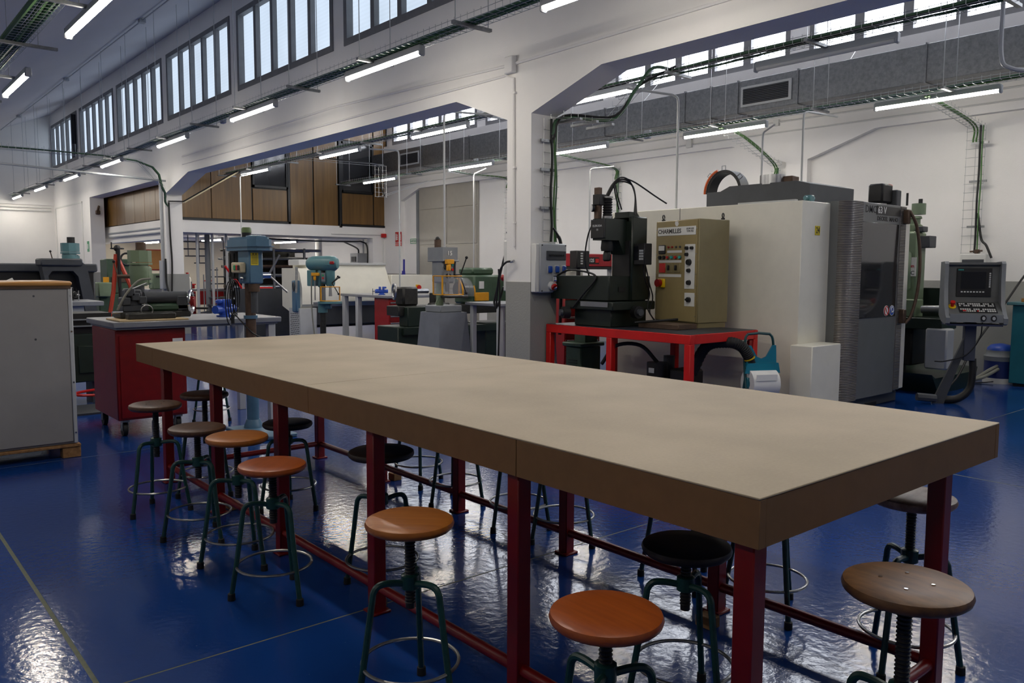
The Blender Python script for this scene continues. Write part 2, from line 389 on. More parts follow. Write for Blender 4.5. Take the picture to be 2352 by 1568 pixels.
# --- far wall of the second hall
FX = 12.42
m = MB(); m.box(FX, -6, 0, FX+0.3, 30.4, 4.93)
F0, FLn, FP = 3.32, 3.88, 4.235; fk = list(range(-2, 4))
e2 = [-6.0]
for k in fk: e2 += [F0+FP*k, F0+FP*k+FLn]
e2.append(30.4)
for i in range(0, len(e2), 2): m.box(FX, e2[i], 4.93, FX+0.3, e2[i+1], 6.25)
m.box(FX, -6, 6.25, FX+0.3, 30.4, 6.8)
PX = 12.3
m.box(PX, -6, 3.66, FX, 20.2, 4.93)
m.box(PX, 7.1, 0, FX, 7.48, 3.66); m.box(PX, 19.33, 0, FX, 20.2, 3.66)
m.prism([(7.1, 3.3), (7.1, 3.66), (6.0, 3.66)], 'x', PX, FX); m.prism([(7.48, 3.28), (8.55, 3.66), (7.48, 3.66)], 'x', PX, FX)
m.prism([(19.33, 3.36), (19.33, 3.66), (18.4, 3.66)], 'x', PX, FX)
struct(m.build('wall_right', WHITE), 'white far wall with shallow blind arches under windows')
m = MB(); m.box(FX-0.012, -6, 0, FX+0.01, 7.09, 1.36); m.box(FX-0.012, 7.49, 0, FX+0.01, 15.6, 1.36); m.box(FX-0.012, 18.75, 0, FX+0.01, 19.32, 1.36)
m.box(PX-0.012, 7.088, 0, FX, 7.492, 1.36); m.box(PX-0.012, 19.318, 0, FX, 20.2, 1.36)
struct(m.build('trim_2', DADO), 'grey painted dado of the far wall')
for n_, k in enumerate(fk):
    y0 = F0+FP*k; y1 = y0+FLn; x = FX+0.02; mm = MB(); fr = 0.08; zb, zt = 4.93, 6.25
    mm.box(x-0.035, y0, zb, x+0.06, y0+fr, zt); mm.box(x-0.035, y1-fr, zb, x+0.06, y1, zt)
    mm.box(x-0.035, y0+fr, zb, x+0.06, y1-fr, zb+0.12); mm.box(x-0.035, y0+fr, zt-fr, x+0.06, y1-fr, zt)
    pw = (FLn-2*fr)/5
    for i in range(1, 5):
        yy = y0+fr+pw*i; mm.box(x-0.02, yy-0.075, zb+0.12, x+0.07, yy+0.075, zt-fr)
    wo = struct(mm.build('window_%d' % (n_+10), FRAME), 'grey framed bright high window of five panes above the duct')
    for i in range(5):
        a = y0+fr+pw*i+(0.06 if i else 0); b = y0+fr+pw*(i+1)-(0.06 if i < 4 else 0)
        bx('pane', PANEF, wo, x+0.09, a, zb+0.12, x+0.1, b, zt-fr)
# --- roofs, end walls, enclosing walls
ce = MB(); ce.prism([(XA, 6.42), (-0.7, 3.62), (-0.7, 3.82), (XA, 6.62)], 'y', -6.2, 30.6)
ce.box(-0.85, -6.2, 3.62, -0.7, 30.6, 6.4); ce.prism([(-0.7, 6.3), (-7.2, 3.9), (-7.2, 4.1), (-0.7, 6.5)], 'y', -6.2, 30.6)
struct(ce.build('ceiling', CEIL), 'smooth sloping grey ceiling of the first hall')
struct(MB().prism([(FX+0.3, 6.7), (XB, 4.25), (XB, 4.4), (FX+0.3, 6.9)], 'y', -6.2, 30.6).build('ceiling.001', CEIL), 'sloping ceiling of the second hall')
m = MB(); m.box(-7.2, 30.15, 0, XA, 30.5, 6.9); m.box(-7.2, 30.08, 3.5, XA, 30.15, 3.62)
struct(m.build('wall_back', WHITE), 'white end wall of the first hall')
struct(bx('wall_left', WHITE, None, -7.3, -6.2, 0, -7.0, 30.6, 4.1))
struct(bx('wall_front', WHITE, None, -7.3, -6.3, 0, 12.8, -6.0, 7.0))
struct(bx('wall_mezzanine_back', CREAM, None, 6.22, 27.5, 0, 12.5, 27.8, 2.36), 'cream back wall under the mezzanine')
struct(bx('wall_mezzanine_end', WHITE, None, 6.22, 27.5, 2.6, 12.5, 27.8, 7.0))
# mouldings / conduit on end wall
m = MB()
for z in (3.42, 3.32): m.cyl((-7, 30.1, z), (XA-0.1, 30.1, z), 0.02, n=6)
struct(m.build('trim_3', PLASTW), 'thin white conduits on the end wall')
m = MB(); m.box(XA-0.02, 26.35, 0.9, XA, 26.39, 3.42); m.box(XA-0.02, 29.85, 0.9, XA, 29.89, 3.42); m.box(XA-0.02, 26.35, 3.38, XA, 29.89, 3.42)
struct(m.build('trim_4', PLASTW), 'thin white cable ducts on the solid end of the arcade wall')
# conduits along beam of the middle wall
m = MB()
m.tube([(XA-0.012, 17.6, 3.82), (XA-0.012, 11, 3.86), (XA-0.012, 6.95, 3.72), (XA-0.012, 1.2, 3.75)], 0.017, 6)
m.tube([(XA-0.012, 17.6, 3.66), (XA-0.012, 11, 3.64), (XA-0.012, 7.02, 3.62), (XA-0.012, 6.88, 3.57), (XA-0.012, 6.86, 1.75)], 0.015, 6)
for z in (3.4, 2.6, 2.0): m.box(XA-0.03, 6.84, z, XA, 6.88, z+0.02)
struct(m.build('trim_5', WHITE), 'painted conduit along the beam and down the pier')
struct(bx('trim_6', WHITE, None, XA-0.07, 6.84, 3.62, XA, 6.98, 3.80, b=0.01), 'painted junction box on the beam')
# far wall conduits under beam
m = MB(); m.tube([(PX-0.015, -3, 3.95), (PX-0.015, 20, 3.97)], 0.016, 6); m.tube([(PX-0.015, -3, 3.78), (PX-0.015, 20, 3.8)], 0.014, 6)
m.box(PX-0.05, 9.4, 3.74, PX, 9.52, 4.05); m.box(PX-0.05, 7.62, 3.9, PX, 7.72, 4.0)
struct(m.build('trim_7', PLASTW), 'white conduits on the far wall below the duct')
# --- mezzanine
MY = 20.17; MX = 6.36
m = MB(); m.box(MX, MY, 2.36, 12.42, 27.5, 2.66); m.box(MX-0.02, MY-0.02, 2.36, MX+0.2, 27.5, 2.62); m.box(MX+0.02, MY+0.25, 2.2, MX+0.24, 27.5, 2.36)
m.box(11.9, MY, 0, 12.42, MY+0.3, 2.36)
struct(m.build('wall_mezzanine_beam', WHITE), 'white floor beam of the mezzanine')
m = MB()
for z in (2.47, 2.36): m.cyl((MX-0.035, MY+0.5, z), (MX-0.035, 25.5, z), 0.022, n=6)
struct(m.build('trim_8', PLASTG), 'two grey conduits along the side of the mezzanine beam')
mz = struct(bx('wall_mezzanine_front', BLACKFR, None, MX+0.02, MY+0.05, 2.62, 12.42, MY+0.2, 6.4), 'oak panelled office front above the mezzanine beam')
def panel(x0, x1, z0, z1): return bx('panel', PANELW, mz, x0+0.008, MY+0.02, z0, x1-0.008, MY+0.05, z1, b=0.004)
for a, b in ((MX+0.02, 7.37), (7.37, 8.40)): panel(a, b, 2.72, 4.55); panel(a, b, 4.56, 6.3)
panel(8.42, 9.36, 2.72, 3.52); panel(8.42, 9.36, 5.0, 6.3)
panel(9.44, 10.10, 2.66, 4.92); panel(10.12, 10.84, 2.66, 4.92); panel(9.44, 10.10, 5.0, 6.3); panel(10.12, 10.84, 5.0, 6.3)
panel(10.95, 11.94, 2.72, 3.56); panel(11.96, 12.38, 2.72, 6.3); panel(10.95, 11.94, 5.0, 6.3)
m = MB()
m.box(MX+0.02, MY-0.01, 2.655, 9.44, MY+0.05, 2.715); m.box(9.37, MY-0.01, 2.655, 9.43, MY+0.06, 5.0); m.box(10.86, MY-0.01, 2.62, 10.94, MY+0.06, 5.0); m.box(10.9, MY-0.01, 2.655, 12.40, MY+0.05, 2.715)
for a, b, z in ((8.42, 9.38, 3.55), (10.94, 11.95, 3.59)):
    m.box(a, MY-0.01, z, b, MY+0.05, z+0.06); m.box(a, MY-0.01, 4.9, b, MY+0.05, 4.96); m.box(a, MY-0.01, z, a+0.05, MY+0.05, 4.96); m.box(b-0.05, MY-0.01, z, b, MY+0.05, 4.96)
m.build('frame', BLACKFR, mz)
bx('pane', SMOKE, mz, 8.46, MY+0.03, 3.6, 9.34, MY+0.045, 4.92); bx('pane', SMOKE, mz, 10.98, MY+0.03, 3.64, 11.91, MY+0.045, 4.92)
ms = struct(bx('wall_mezzanine_side', BLACKFR, None, MX+0.02, MY+0.2, 2.62, MX+0.1, 27.5, 4.6), 'oak panelled side of the mezzanine office')
yy = [MY+0.05, 21.2, 22.1, 23.0, 23.9, 24.7, 25.6, 26.6, 27.4]
for a, b in zip(yy[:-1], yy[1:]): bx('panel', PANELW, ms, MX-0.01, a+0.006, 2.68, MX+0.02, b-0.006, 4.55, b=0.004)
# --- big grey door in the far wall
dr = struct(bx('door_1', DOORG, None, FX-0.03, 15.93, 0, FX+0.02, 18.58, 3.74), 'tall grey sheet-metal double door in the far wall')
for a, b in ((15.96, 17.2), (17.24, 18.5)):
    for z0, z1 in ((0.05, 0.95), (1.0, 2.1), (2.14, 3.05), (3.08, 3.7)): bx('panel', DOORG, dr, FX-0.045, a+0.02, z0, FX-0.03, b-0.02, z1, b=0.006)
bx('frame', GREYM, dr, FX-0.05, 18.54, 0, FX, 18.66, 3.76)
# ================================================================== LAMPS AND TRAYS
def lamp_proto():
    t = thing('tube_lamp', 'x', 'lamp')
    MB().prism([(-0.033, 0.012), (0.033, 0.012), (0.036, 0.03), (0.024, 0.075), (-0.024, 0.075), (-0.036, 0.03)], 'y', -0.75, 0.75).build('housing', PLASTG, t)
    MB().prism([(0.029*math.cos(a), 0.004+0.030*math.sin(a)) for a in [R(165)+R(210)*i/14 for i in range(15)]], 'y', -0.735, 0.735).build('diffuser', LITS, t)
    df = [o for o in bpy.data.objects if o.parent == t and o.name.startswith('diffuser')][0]; df.data.materials.append(LIT)
    for p in df.data.polygons:
        if p.normal.z < -0.6: p.material_index = 1
    for s in (-1, 1): bx('end_cap', PLASTG, t, -0.036, s*0.735, -0.034, 0.036, s*0.77, 0.07, b=0.012)
    return t
LP = lamp_proto(); first = [True]
def lamp(x, y, z, label, group, off=False):
    if first[0]: t = LP; first[0] = False
    else: t = copy_tree(LP)
    t.location = (x, y, z); t['label'] = label; t['group'] = group
    if off:
        for ch in bpy.data.objects:
            if ch.parent == t and ch.name.startswith('diffuser'):
                ch.data = ch.data.copy(); ch.data.materials[0] = PLASTW; ch.data.materials[1] = PLASTW
    return t
def tray(label, x, y0, y1, z, cabs, group=None, rods=1.72, rz=5.6, wires=True, n0=None, step=0.1, box_at=(), ext=0.22, slope=0.43, xr=XA, zr=6.42):
    t = thing('cable_tray', label, 'cable tray', (x, y0, z), 0, group)
    m = MB(); wd = 0.11; h = 0.055
    for dx, dz in ((-wd, h), (-wd, 0.0), (-0.04, 0), (0.04, 0), (wd, 0.0), (wd, h)): m.cyl((x+dx, y0, z+dz), (x+dx, y1, z+dz), 0.0028, n=4)
    y = y0
    while y < y1:
        m.tube([(x-wd, y, z+h+0.02), (x-wd, y, z), (x+wd, y, z), (x+wd, y, z+h+0.02)], 0.0028, 4); y += step
    o = m.build('mesh_wires', ZINC, t, w=True); o['kind'] = 'stuff'
    for i, (cx, cz, r, mt) in enumerate(cabs):
        pts = [(x+cx+0.015*math.sin(k*1.3+i), y0+(y1-y0)*k/24, z+cz+r+0.008*math.sin(k*2.1+i*2)) for k in range(25)]
        MB().tube(pts, r, 7).build('cable', mt, t, w=True)
    y = y0+0.5
    while y < y1:
        bx('crossbar', GALV, t, x-0.22, y-0.02, z-0.03, x+ext, y+0.02, z-0.002, w=True)
        for s in (-1, 1):
            xx = x+s*0.19; zc = zr - (xr-xx)*slope
            cy('hanger_rod', ZINC, t, (xx, y, z-0.03), (xx, y, zc), 0.005, n=5, w=True)
        y += rods
    for yb in box_at: bx('junction_box', PLASTG, t, x+0.16, yb, z+0.0, x+0.22, yb+0.12, z+0.14, b=0.008, w=True)
    return t
GRC = [(-0.06, 0.0, 0.016, DGCABLE), (-0.025, 0.0, 0.014, GCABLE), (0.01, 0.0, 0.015, DGCABLE), (0.05, 0.0, 0.011, GCABLE), (0.09, 0.05, 0.005, COPPER)]
FRY = [29.05-0.0, 25.55, 21.9, 18.35, 14.5, 11.08, 7.65, 4.35, 0.95]
for i, y in enumerate(FRY):
    lamp(4.65, y, 3.645, '%s lit tube lamp from the end wall, row before the high windows' % ORD[i], 'tube lamps before the clerestory wall')
tray('long wire cable tray with green cables before the clerestory wall', 4.65, -3, 30.0, 3.73, GRC, rods=1.715, box_at=(12.6, 24.0))
R0Y = [28.6, 25.1, 21.6, 18.2, 14.8, 11.3, 7.83, 4.35, 0.9]
for i, y in enumerate(R0Y):
    lamp(1.85, y, 3.645, '%s lit tube lamp from the end wall, row under the low ceiling' % ORD[i], 'tube lamps along the low side of the ceiling')
tray('wire cable tray packed with green cables on the low side of the ceiling', 1.58, -3, 30.0, 3.73, [(-0.1, 0.0, 0.025, GCABLE), (-0.06, 0.02, 0.024, DGCABLE), (-0.02, 0.0, 0.024, GCABLE), (0.03, 0.02, 0.02, GCABLE), (0.0, 0.04, 0.02, DGCABLE), (0.07, 0.0, 0.016, DGCABLE)], rods=1.715, ext=0.36)
for k_, X_ in enumerate((-1.9,)):  # unseen lamp row, added to throw fill light in from the left
    for i, y in enumerate((25.1, 21.6, 18.2, 14.8, 11.3, 7.83, 4.35, 0.9)):
        lamp(X_, y, 3.645, '%s added fill tube lamp from the end wall, %s unseen row of the side hall' % (ORD[i], ('inner', 'outer')[k_]), 'added unseen fill lamps of the side hall')
    tray('unseen wire cable tray over the added %s lamp row of the side hall' % ('inner', 'outer')[k_], X_, -3, 30.0, 3.73, [(0.0, 0.0, 0.02, DGCABLE)], rods=3.43, step=0.4, xr=-0.7, zr=6.3, slope=0.37)
R2Y = [17.8, 13.9, 10.65, 7.36, 4.36, 0.9]
for i, y in enumerate(R2Y):
    lamp(7.5 if i < 4 else 7.75, y, 3.645, ('unlit white tube lamp of the row behind the arcade beam' if i == 4 else '%s lit tube lamp from the oak mezzanine, row behind the arcade' % ORD[i]), 'tube lamps behind the arcade beam', off=(i == 4))
tray('wire cable tray with dark cables behind the arcade beam', 7.55, -3, 19.6, 3.73, [(-0.06, 0, 0.012, BLACK), (-0.03, 0.02, 0.02, DGCABLE), (0.03, 0, 0.012, DGCABLE), (0.0, 0.03, 0.012, GCABLE)], rods=1.7, slope=0.39, xr=12.72, zr=6.7)
R3Y = [17.44, 13.77, 10.6, 7.67, 4.52, 1.1]
for i, y in enumerate(R3Y):
    lamp(10.5 if i < 3 else 10.8, y, 3.645, '%s lit tube lamp from the oak mezzanine, row by the far wall' % ORD[i], 'tube lamps along the far wall')
tray('wire cable tray with green cables along the far wall', 10.68, -3, 19.6, 3.73, GRC, rods=1.7, slope=0.39, xr=12.72, zr=6.7, box_at=(9.2, 14.0))
# lamps under the mezzanine
for i, (x, y) in enumerate(((7.6, 25.8), (8.2, 22.5), (10.4, 22.6), (10.2, 25.0))):
    lamp(x, y, 2.26, ('lit tube lamp under the mezzanine above the red cabinet', 'lit tube lamp under the mezzanine beside the spiral stair', 'lit tube lamp under the mezzanine above the stock rack', 'lit tube lamp at the back under the mezzanine')[i], 'tube lamps under the mezzanine')
# transverse tray crossing first hall and diving to second pier
t = thing('cable_tray', 'transverse wire cable tray crossing the hall to the second pier', 'cable tray', (4.65, 18.6, 3.7))
m = MB()
for dy, dz in ((-0.1, 0.05), (-0.1, 0), (0, 0), (0.1, 0), (0.1, 0.05)):
    m.tube([(0.3, 18.4+dy, 3.78+dz), (4.6, 18.4+dy, 3.75+dz), (5.2, 18.4+dy, 3.72+dz), (5.72, 18.5+dy, 3.2+dz), (5.8, 18.75+dy, 2.98+dz)], 0.003, 4)
x = 0.3
while x < 5.1: m.tube([(x, 18.3, 3.87), (x, 18.3, 3.77), (x, 18.5, 3.77), (x, 18.5, 3.87)], 0.003, 4); x += 0.12
o = m.build('mesh_wires', ZINC, t, w=True); o['kind'] = 'stuff'
for i in range(3): tb('cable', (DGCABLE, DGCABLE, BLACK)[i], t, [(0.3, 18.35+0.05*i, 3.8), (2, 18.36+0.05*i, 3.8), (5.15, 18.36+0.05*i, 3.75), (5.7, 18.45+0.05*i, 3.22), (5.82, 18.7+0.04*i, 2.95), (5.9, 18.8, 2.85)], 0.010, 6, 4, w=True)
tb('pipe', PLASTG, t, [(0.0, 18.7, 3.62), (5.83, 18.7, 3.4)], 0.022, 8, 1, w=True)
tb('cable', BLACK, t, [(5.92, 18.82, 2.95), (5.93, 18.82, 2.2), (5.95, 18.82, 1.6), (5.92, 18.8, 0.95)], 0.02, 6, 4, w=True)
t = thing('cable_tray', 'inclined ladder tray climbing from the second pier over the arcade', 'cable tray', (6.3, 18.9, 2.9))
m = MB()
for s in (-0.06, 0.06): m.cyl((6.22, 18.75+s, 2.95), (7.45, 18.7+s, 3.72), 0.012, n=6)
m.build('side_rail', CREAMP, t, w=True)
tb('cable', BLACK, t, [(5.9, 18.8, 2.97), (6.22, 18.75, 2.98), (7.45, 18.7, 3.75)], 0.015, 6, 1, w=True)
# ceiling conduit
t = thing('ceiling_conduit', 'thin grey conduit with boxes along the sloping ceiling', 'conduit', (4.65, 6, 5.85))
cy('pipe', PLASTG, t, (4.45, -2, 5.78), (4.45, 30.1, 5.78), 0.012, n=6, w=True)
for y in (8.5, 15.2, 21.0, 27): bx('junction_box', PLASTG, t, 4.4, y, 5.74, 4.5, y+0.12, 5.82, w=True)
# duct on far wall
t = thing('air_duct', 'long galvanised rectangular air duct with grilles high on the far wall', 'duct', (12.1, 3, 4.1))
segs = [-4, -1.5, 1.2, 3.0, 5.1, 7.05, 8.15, 8.7, 9.25, 11.2, 13.6, 15.6, 17.6, 20.1]
for i, (a, b) in enumerate(zip(segs[:-1], segs[1:])): bx('section', GALV, t, 11.85, a+0.004, 4.12, 12.41, b-0.004, 4.64, b=0.006, w=True)
for y in segs[1:-1]: bx('flange', GALV, t, 11.835, y-0.012, 4.105, 12.41, y+0.012, 4.655, w=True)
for y0, y1 in ((7.15, 8.08), (17.7, 18.6)):
    g = bx('grille', LGREY, t, 11.825, y0, 4.2, 11.85, y1, 4.53, b=0.005, w=True)
    g2 = bx('grille_core', BLACK, g, 11.82, y0+0.05, 4.24, 11.83, y1-0.05, 4.49, w=True)
    for k in range(9):
        q = bx('slat', DGREYM, g, 11.808, y0+0.05, 4.25+k*0.027, 11.824, y1-0.05, 4.262+k*0.027, w=True)
for y in (2.2, 6.2, 10.2, 14.2): tb('hanger_wire', ZINC, t, [(11.85, y, 4.64), (12.28, y+0.05, 5.0)], 0.004, 4, 1, w=True)
# ================================================================== ASSEMBLY TABLE
TX0, TX1, TY0, TY1, TZ = 1.71, 3.27, 1.08, 6.29, 0.945
t = thing('assembly_table', 'very long table with thick fibreboard top on red steel frame', 'table', (2.5, 3.7, 0))
for a, b in ((TY0, 3.555), (3.558, TY1)): bx('top_board', MDF, t, TX0, a, TZ-0.006, TX1, b, TZ, b=0.002, w=True)
for a, b in ((TY0, 1.995), (1.998, 3.508), (3.511, 5.9), (5.903, TY1)):
    bx('fascia_board', MDFE, t, TX0+0.001, a, TZ-0.13, TX0+0.03, b, TZ-0.0062, b=0.001, w=True)
    bx('fascia_board', MDFE, t, TX1-0.03, a, TZ-0.13, TX1-0.001, b, TZ-0.0062, b=0.001, w=True)
for y in (TY0+0.001, TY1-0.031): bx('fascia_board', MDFE, t, TX0+0.031, y, TZ-0.13, TX1-0.031, y+0.03, TZ-0.0062, b=0.001, w=True)
LY = [1.142, 2.05, 3.0, 3.955, 4.87, 5.81]; XN, XFR = 1.772, 2.925
for y in LY:
    for x in (XN, XFR):
        lg = bx('leg', RED, t, x-0.03, y-0.03, 0.006, x+0.03, y+0.03, TZ-0.022, b=0.004, w=True)
        bx('foot_plate', RED, lg, x-0.045, y-0.045, 0.0, x+0.045, y+0.045, 0.012, b=0.003, w=True)
for x in (XN, XFR):
    cy('rail', RED, t, (x, LY[0], 0.115), (x, LY[-1], 0.115), 0.021, n=12, w=True)
    bx('top_rail', RED, t, x-0.02, LY[0], TZ-0.09, x+0.02, LY[-1], TZ-0.0205, w=True)
for y in (LY[0], LY[-1]): cy('rail', RED, t, (XN, y, 0.115), (XFR, y, 0.115), 0.021, n=12, w=True)
for y in LY: bx('top_rail', RED, t, XN+0.02, y-0.02, TZ-0.09, XFR-0.02, y+0.02, TZ-0.0205, w=True)
# ================================================================== STOOLS
def stool(x, y, z, rot, kind, label, screws=False):
    t = thing('workshop_stool', label, 'stool', (x, y, 0), rot, 'round wooden stools around the fibreboard table')
    r = 0.1525
    s = MB().lathe([(0.02, z-0.036), (r-0.012, z-0.036), (r-0.003, z-0.028), (r, z-0.018), (r-0.004, z-0.007), (r-0.016, z-0.001), (0.08, z), (0.001, z)], n=40).build('seat', SEATS[kind], t)
    if screws:
        for a in (0.4, 1.97, 3.54, 5.1): cy('screw', CHROME, s, (0.06*math.cos(a), 0.06*math.sin(a), z-0.001), (0.06*math.cos(a), 0.06*math.sin(a), z+0.002), 0.005, n=8)
    m = MB(); m.cyl((0, 0, 0.34), (0, 0, z-0.03), 0.0165, n=14)
    k = 0.36
    while k < z-0.05: m.torus((0, 0, k), 0.0165, 0.003, 14, 4); k += 0.011
    m.lathe([(0.06, z-0.046), (0.06, z-0.036), (0.02, z-0.036)], n=16)
    m.build('screw_spindle', BLACK, t)
    MB().lathe([(0.022, 0.405), (0.031, 0.41), (0.031, 0.455), (0.024, 0.46)], n=12).build('hub', CHAIRG, t)
    for i in range(3):
        a = i*2*math.pi/3; c, s_ = math.cos(a), math.sin(a)
        P = lambda rr, zz: (rr*c, rr*s_, zz)
        lg = MB().tube(smoothpath([P(0.02, 0.428), P(0.07, 0.436), P(0.108, 0.434), P(0.127, 0.415), P(0.134, 0.38), P(0.160, 0.20), P(0.190, 0.015)], 5), 0.0115, 9).build('leg', CHAIRG, t)
        MB().lathe([(0.013, 0.0), (0.0175, 0.001), (0.0165, 0.03), (0.013, 0.033)], c=P(0.190, 0), n=12).build('rubber_foot', RUBBER, lg)
    MB().torus((0, 0, 0.150), 0.166, 0.0065, 48, 8).build('foot_ring', RINGM, t)
    return t
B = 'beside the table leg'
ST = [
 (1.50, 5.15, .674, R(85), 'brown', 'dark brown stool by the red cart cabinet, first of the open row', True),
 (1.52, 4.48, .631, R(45), 'brown', 'low dark brown stool, second of the open row from the red cart', False),
 (1.54, 3.96, .663, R(45), 'amber', 'amber seated stool, third of the open row from the red cart', False),
 (1.505, 3.46, .62, R(40), 'orange', 'orange-brown seated stool, fourth of the open row from the red cart', False),
 (1.475, 2.277, .655, R(45), 'amber', 'worn amber seated stool standing alone between two red table legs', False),
 (1.53, 1.415, .603, R(90), 'orange', 'low orange-brown stool at the corner leg of the table', False),
 (2.03, .86, .725, R(90), 'worn', 'tall worn brown stool with four bright screws at the table end', True),
 (1.87, 5.35, .68, math.pi, 'brown', 'dusty brown stool pushed under the table end by the red cart', False),
 (2.78, 7.76, .66, 0.2, 'brown', 'stool standing under the grey bench beside the blue drill', False),
 (2.15, 4.7, .55, 1.1, 'black', 'blackened low stool pushed under the table behind the orange-brown one', False),
 (1.92, 3.2, .667, 0.0, 'black', 'blackened stool under the table middle behind a red leg', False),
 (2.19, 1.66, .575, 0.3, 'black', 'blackened stool in shade under the table corner', False),
 (3.06, 1.29, .67, math.pi, 'pale', 'scuffed pale seated stool behind the far corner leg of the table', False),
 (3.11, 4.68, .64, 0.0, 'brown', 'first stool of the machine side row counted from the blue drill', False),
 (3.02, 4.12, .62, math.pi, 'amber', 'second stool of the machine side row counted from the blue drill', False),
 (3.02, 3.50, .64, math.pi, 'brown', 'third stool of the machine side row counted from the blue drill', False),
 (3.05, 3.15, .62, R(40), 'amber', 'fourth stool of the machine side row counted from the blue drill', False),
 (3.08, 2.37, .63, 0.0, 'brown', 'fifth stool of the machine side row counted from the blue drill', False),
 (3.10, 1.91, .62, 0.0, 'amber', 'sixth stool of the machine side row counted from the blue drill', False)]
for a in ST: stool(*a)
for (x, y) in ((1.80, 4.90), (2.96, 4.86), (2.70, 1.98)): tag(bx('wood_block', PALLET, None, x-0.0+0.035, y-0.04, 0, x+0.10, y+0.04, 0.05, b=0.004), {1.80: 'small wooden block beside a red leg among the open row stools', 2.96: 'small wooden block beside a red leg on the machine side', 2.70: 'small wooden block on the floor under the shaded table corner'}[x], 'block')
# ================================================================== GREY CABINET ON PALLET
t = thing('storage_cabinet', 'large grey cabinet with varnished wooden top seen from behind', 'cabinet', (0.7, 7.4, 0.11))
bx('body', pm('cabinet_grey', (142, 140, 138), 0.55, var=0.04), t, -0.25, 7.06, 0.11, 1.455, 7.7, 1.345, b=0.004, w=True)
bx('back_panel', pm('cabinet_back', (150, 147, 144), 0.55, var=0.05), t, -0.24, 7.045, 0.13, 1.43, 7.06, 1.335, b=0.003, w=True)
bx('corner_strip', LGREY, t, 1.432, 7.04, 0.115, 1.462, 7.075, 1.345, b=0.005, w=True)
bx('top', TOPWOOD, t, -0.28, 7.02, 1.355, 1.462, 7.72, 1.392, b=0.012, w=True)
bx('top_strip', BROWNI, t, -0.26, 7.035, 1.335, 1.455, 7.7, 1.357, w=True)
for x in (0.2, 0.75, 1.2):
    for z in (0.95, 1.28): cy('screw', DGREYM, t, (x, 7.043, z), (x, 7.047, z), 0.008, n=8, w=True)
for z in (0.2, 0.6, 1.0, 1.28): cy('screw', CHROME, t, (1.447, 7.036, z), (1.447, 7.042, z), 0.007, n=8, w=True)
t = thing('pallet', 'weathered wooden pallet under the grey cabinet', 'pallet', (0.7, 7.4, 0))
for x in (0.0, 0.7, 1.4): bx('block', PALLET, t, x-0.05, 7.05, 0.0, x+0.08, 7.15, 0.085, b=0.004, w=True); bx('block', PALLET, t, x-0.05, 7.55, 0.0, x+0.08, 7.68, 0.085, b=0.004, w=True)
for y in (7.04, 7.3, 7.56): bx('plank', PALLET, t, -0.2, y, 0.086, 1.48, y+0.12, 0.108, b=0.003, w=True)
cy_ = thing('machine_lever', 'bright metal lever sticking up behind the grey cabinet', 'lever', (1.25, 9.6, 0))
cy('rod', STEEL, cy_, (1.20, 9.6, 0.9), (1.42, 9.6, 1.36), 0.012, w=True); cy('stand', IRON, cy_, (1.2, 9.6, 0), (1.2, 9.6, 0.95), 0.05, w=True); cy('grip', PLASTW, cy_, (1.40, 9.6, 1.345), (1.46, 9.6, 1.375), 0.018, w=True)
# ================================================================== RED CART WITH BENCH TOP
t = thing('tool_cart', 'red steel cabinet cart on castors carrying the grey bench top', 'cart', (2.2, 8.0, 0))
bx('body', RED, t, 1.9, 7.6, 0.15, 2.5, 8.4, 0.955, b=0.008, w=True)
bx('back_panel', RED, t, 1.93, 7.59, 0.17, 2.47, 7.602, 0.90, b=0.002, w=True)
bx('paper_note', PAPER, t, 2.38, 7.585, 0.78, 2.47, 7.589, 0.86, w=True)
for (x, y) in ((1.97, 7.66), (2.43, 7.66), (1.97, 8.33), (2.43, 8.33)):
    c = MB().cyl((x-0.018, y+0.03, 0.06), (x+0.018, y+0.03, 0.06), 0.06, n=20).build('castor_wheel', RUBBER, t, w=True)
    m = MB(); m.box(x-0.03, y-0.035, 0.13, x+0.03, y+0.035, 0.15); m.box(x-0.026, y-0.01, 0.05, x-0.02, y+0.04, 0.135); m.box(x+0.02, y-0.01, 0.05, x+0.026, y+0.04, 0.135); m.cyl((x-0.03, y+0.03, 0.06), (x+0.03, y+0.03, 0.06), 0.012)
    m.build('fork', GALV, c, w=True)
t = thing('steel_bench', 'grey steel bench top with square legs reaching past the red cart', 'workbench', (2.7, 8.0, 0))
bx('top', BENCH, t, 1.87, 7.52, 0.975, 3.40, 8.47, 1.025, b=0.006, w=True); bx('apron', BENCH, t, 1.9, 7.55, 0.957, 3.37, 8.44, 0.975, w=True)
for (x, y) in ((3.32, 7.6), (3.32, 8.38)): bx('leg', LGREY, t, x-0.035, y-0.035, 0, x+0.035, y+0.035, 0.957, b=0.004, w=True)
for k in range(6): cy('screw', CHROME, t, (1.95+0.28*k, 7.535, 1.025), (1.95+0.28*k, 7.535, 1.028), 0.008, n=8, w=True)
tag(bx('plywood_sheet', PLY, None, 1.93, 7.56, 1.026, 2.52, 8.0, 1.04, b=0.002), 'pale plywood sheet lying on the grey bench above the red cart', 'board')
tag(bx('iron_bar', IRON, None, 2.02, 7.62, 1.041, 2.43, 7.72, 1.092, b=0.006), 'flat dark iron bar lying on the plywood sheet', 'bar')
